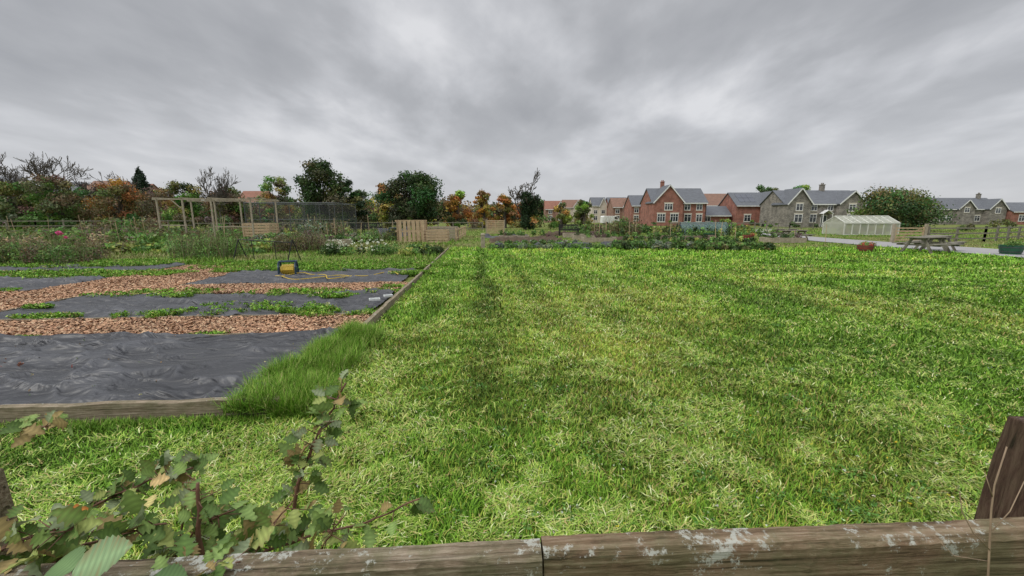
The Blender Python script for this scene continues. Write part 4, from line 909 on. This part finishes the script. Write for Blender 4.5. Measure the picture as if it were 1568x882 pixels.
def post(nm,x,y,h,m,lx=0,s=.11):
    mb=MB();k=14;o=[]
    for i in range(k+1):
        z=-.05+(h+.05)*i/k;q=s/2*(1 if i<k else .97)
        for (a,b_) in ((-q,-q),(q,-q),(q,q),(-q,q)):o.append((x+a+lx*z+random.gauss(0,.0008),y+b_+random.gauss(0,.0008),z+(0.006*math.sin(a*60) if i==k else 0)))
    F=[(i*4+j,i*4+(j+1)%4,(i+1)*4+(j+1)%4,(i+1)*4+j) for i in range(k) for j in range(4)]+[(3,2,1,0),tuple(k*4+j for j in range(4))]
    mb.add(o,F);mb.obj(nm,m,e,.003)
post('post_right',1.015,.735,1.235,M['post'],.075)
post('post_left',-1.055,.66,1.165,M['rail'],0)
post('post_middle',.03,.672,.97,M['rail'],0)

# ------------------------------------------------------------ hawthorn / bramble in foreground
stm=MB();LA=Acc()
def leaf(p,dirv,nrm,s,col,lob=.35,teeth=5,fold=.25,wr=.42):
    dirv=Vector(dirv).normalized();nrm=Vector(nrm);sd=dirv.cross(nrm).normalized();nrm=sd.cross(dirv).normalized()
    k=teeth*4;mids=[];Ls=[];Rs=[];m_=k
    curl=random.uniform(-.35,.5)
    for i in range(m_+1):
        f=i/m_;wd_=math.sin(math.pi*f**.8)**.8*wr
        saw=1-lob*(((f*teeth)%1.0)) if lob<.3 else 1-lob*(.5+.5*math.cos(2*math.pi*f*teeth/1.3))
        wd_*=saw;base=Vector(p)+dirv*s*f+nrm*s*(-curl*f*f)
        mids.append(base);off=nrm*abs(wd_)*s*fold
        Ls.append(base-sd*wd_*s+off+dirv*s*.05);Rs.append(base+sd*wd_*s+off+dirv*s*.05)
    V=np.array([tuple(v) for v in mids+Ls+Rs]);n=m_+1
    a=np.arange(m_);F=[np.stack([a,a+1,a+1+n,a+n],1),np.stack([a+1,a,a+2*n,a+1+2*n],1)]
    c=np.tile(np.array(col),(len(V),1));c[:n]*=1.4;c*= (1+.2*np.sin(np.arange(len(V))*1.57))[:,None]
    if random.random()<.22:
        e_=np.clip(rng.random(len(V))*1.4-.6,0,1)[:,None];e_[:n]=0;c=c*(1-e_)+np.array([[.22,.14,.06]])*e_
    LA.add(V,F,c)
LP=[(.09,.155,.035),(.14,.21,.05),(.17,.25,.07),(.075,.125,.03),(.24,.28,.08),(.20,.24,.13),(.24,.18,.07)]
def spray(pts,r,nl,ls,pal=LP,lob=.45):
    pts=[Vector(p) for p in pts];S=[]
    for i in range(len(pts)-1):
        for k in range(6):
            S.append(pts[i].lerp(pts[i+1],k/6)+Vector((random.gauss(0,.0015),random.gauss(0,.0015),random.gauss(0,.0015))))
    S.append(pts[-1]);stm.tube(S,[r*(1-.6*i/len(S)) for i in range(len(S))],6)
    for i in range(nl):
        f=random.uniform(.08,1);q=S[int(f*(len(S)-1))]
        out=Vector((random.gauss(0,1),random.gauss(0,.7),random.gauss(.1,.6))).normalized();ln=random.uniform(.01,.04)
        q2=q+out*ln;stm.tube([q,q2],[.0012,.0008],4)
        for j in range(random.choice((1,1,2,3))):
            d2=(out+Vector((random.gauss(0,.6),random.gauss(0,.6),random.gauss(-.1,.5)))).normalized()
            nr=Vector((random.gauss(0,.6),-.5+random.gauss(0,.6),.9))
            leaf(q2,d2,nr,ls*random.uniform(.5,1.25),random.choice(pal),lob,5,.3)
spray([(-.54,.81,.75),(-.512,.855,1.027),(-.458,.876,1.149),(-.396,.895,1.262)],.0052,38,.038)
spray([(-.47,.85,1.12),(-.44,.84,1.17),(-.40,.83,1.20)],.0022,9,.032)
spray([(-.595,.66,.9),(-.597,.667,1.05),(-.592,.675,1.158)],.0062,8,.034)
spray([(-.60,.70,.9),(-.563,.735,.94),(-.424,.744,.985),(-.312,.75,1.01),(-.19,.759,1.062)],.0036,32,.036)
spray([(-.56,.70,.9),(-.50,.70,1.02),(-.44,.71,1.09)],.003,26,.038)
spray([(-1.12,.78,.90),(-.935,.802,1.016),(-.817,.811,1.067),(-.70,.816,1.098)],.0038,50,.040)
spray([(-1.45,.95,.98),(-1.33,.95,1.10),(-1.17,.97,1.12)],.0035,22,.042)
spray([(-1.0,.60,.98),(-.86,.60,1.10),(-.74,.60,1.13)],.0035,40,.044)
spray([(-1.0,.66,.93),(-.80,.65,1.05),(-.62,.63,1.11)],.0035,46,.042)
spray([(-.72,.70,.93),(-.64,.72,1.03),(-.55,.70,1.08)],.003,34,.040)
spray([(-.66,.56,1.0),(-.55,.56,1.06),(-.45,.57,1.09)],.003,30,.038)
spray([(-.62,.55,.98),(-.50,.55,1.04),(-.36,.56,1.07)],.003,26,.038)
spray([(-.40,.66,.9),(-.37,.68,1.02),(-.33,.70,1.07)],.0025,18,.036)
spray([(-.72,.74,.93),(-.70,.76,1.04),(-.67,.77,1.10)],.0025,24,.036)
leaf((-.645,.50,1.14),(.9,.35,.25),(-.1,-.5,1),.075,(.17,.25,.12),.18,9,.12,.46)
leaf((-.66,.52,1.125),(-.7,.2,.1),(0,-.4,1),.06,(.11,.18,.07),.18,9,.12,.46)
leaf((-.56,.53,1.10),(.5,.1,-.2),(0,-.5,1),.05,(.10,.17,.06),.18,9,.12,.46)
for (x,y,z,s,c) in ((-.98,.74,1.01,.05,(.5,.27,.04)),(-.96,.74,1.03,.045,(.42,.16,.03)),(-.80,.79,1.075,.04,(.5,.36,.16)),(-.90,.70,1.01,.04,(.35,.18,.06)),(-.7,.68,1.10,.035,(.42,.36,.14))):
    leaf((x,y,z),(random.uniform(-1,1),.2,.1),(random.uniform(-.3,.3),-.6,1),s,c,.4,5)
e=empty('hawthorn_bramble',(0,0,0));stm.obj('stems',mat('bramble_stem',(.20,.09,.06),(.10,.06,.035),30,.6),e,smooth=True)
LA.obj('leaves',M['leaf'],e)
stm=MB()
def tw(pts,r):stm.tube(pts,[r*(1-.5*i/len(pts)) for i in range(len(pts))],5)
tw([(.742,.533,1.0),(.744,.535,1.10),(.748,.552,1.20),(.752,.558,1.24),(.768,.566,1.30)],.0017)
tw([(.748,.545,1.17),(.775,.55,1.20),(.80,.56,1.245)],.0009);tw([(.745,.54,1.14),(.72,.545,1.165),(.70,.55,1.20),(.69,.55,1.235)],.0009);tw([(.75,.555,1.22),(.735,.56,1.26)],.0008);tw([(.746,.54,1.12),(.69,.54,1.13),(.66,.545,1.16)],.0008)
stm.obj('dead_twig',mat('dead_twig_bark',(.34,.25,.16),(.2,.14,.09),30,.8),None,smooth=True)
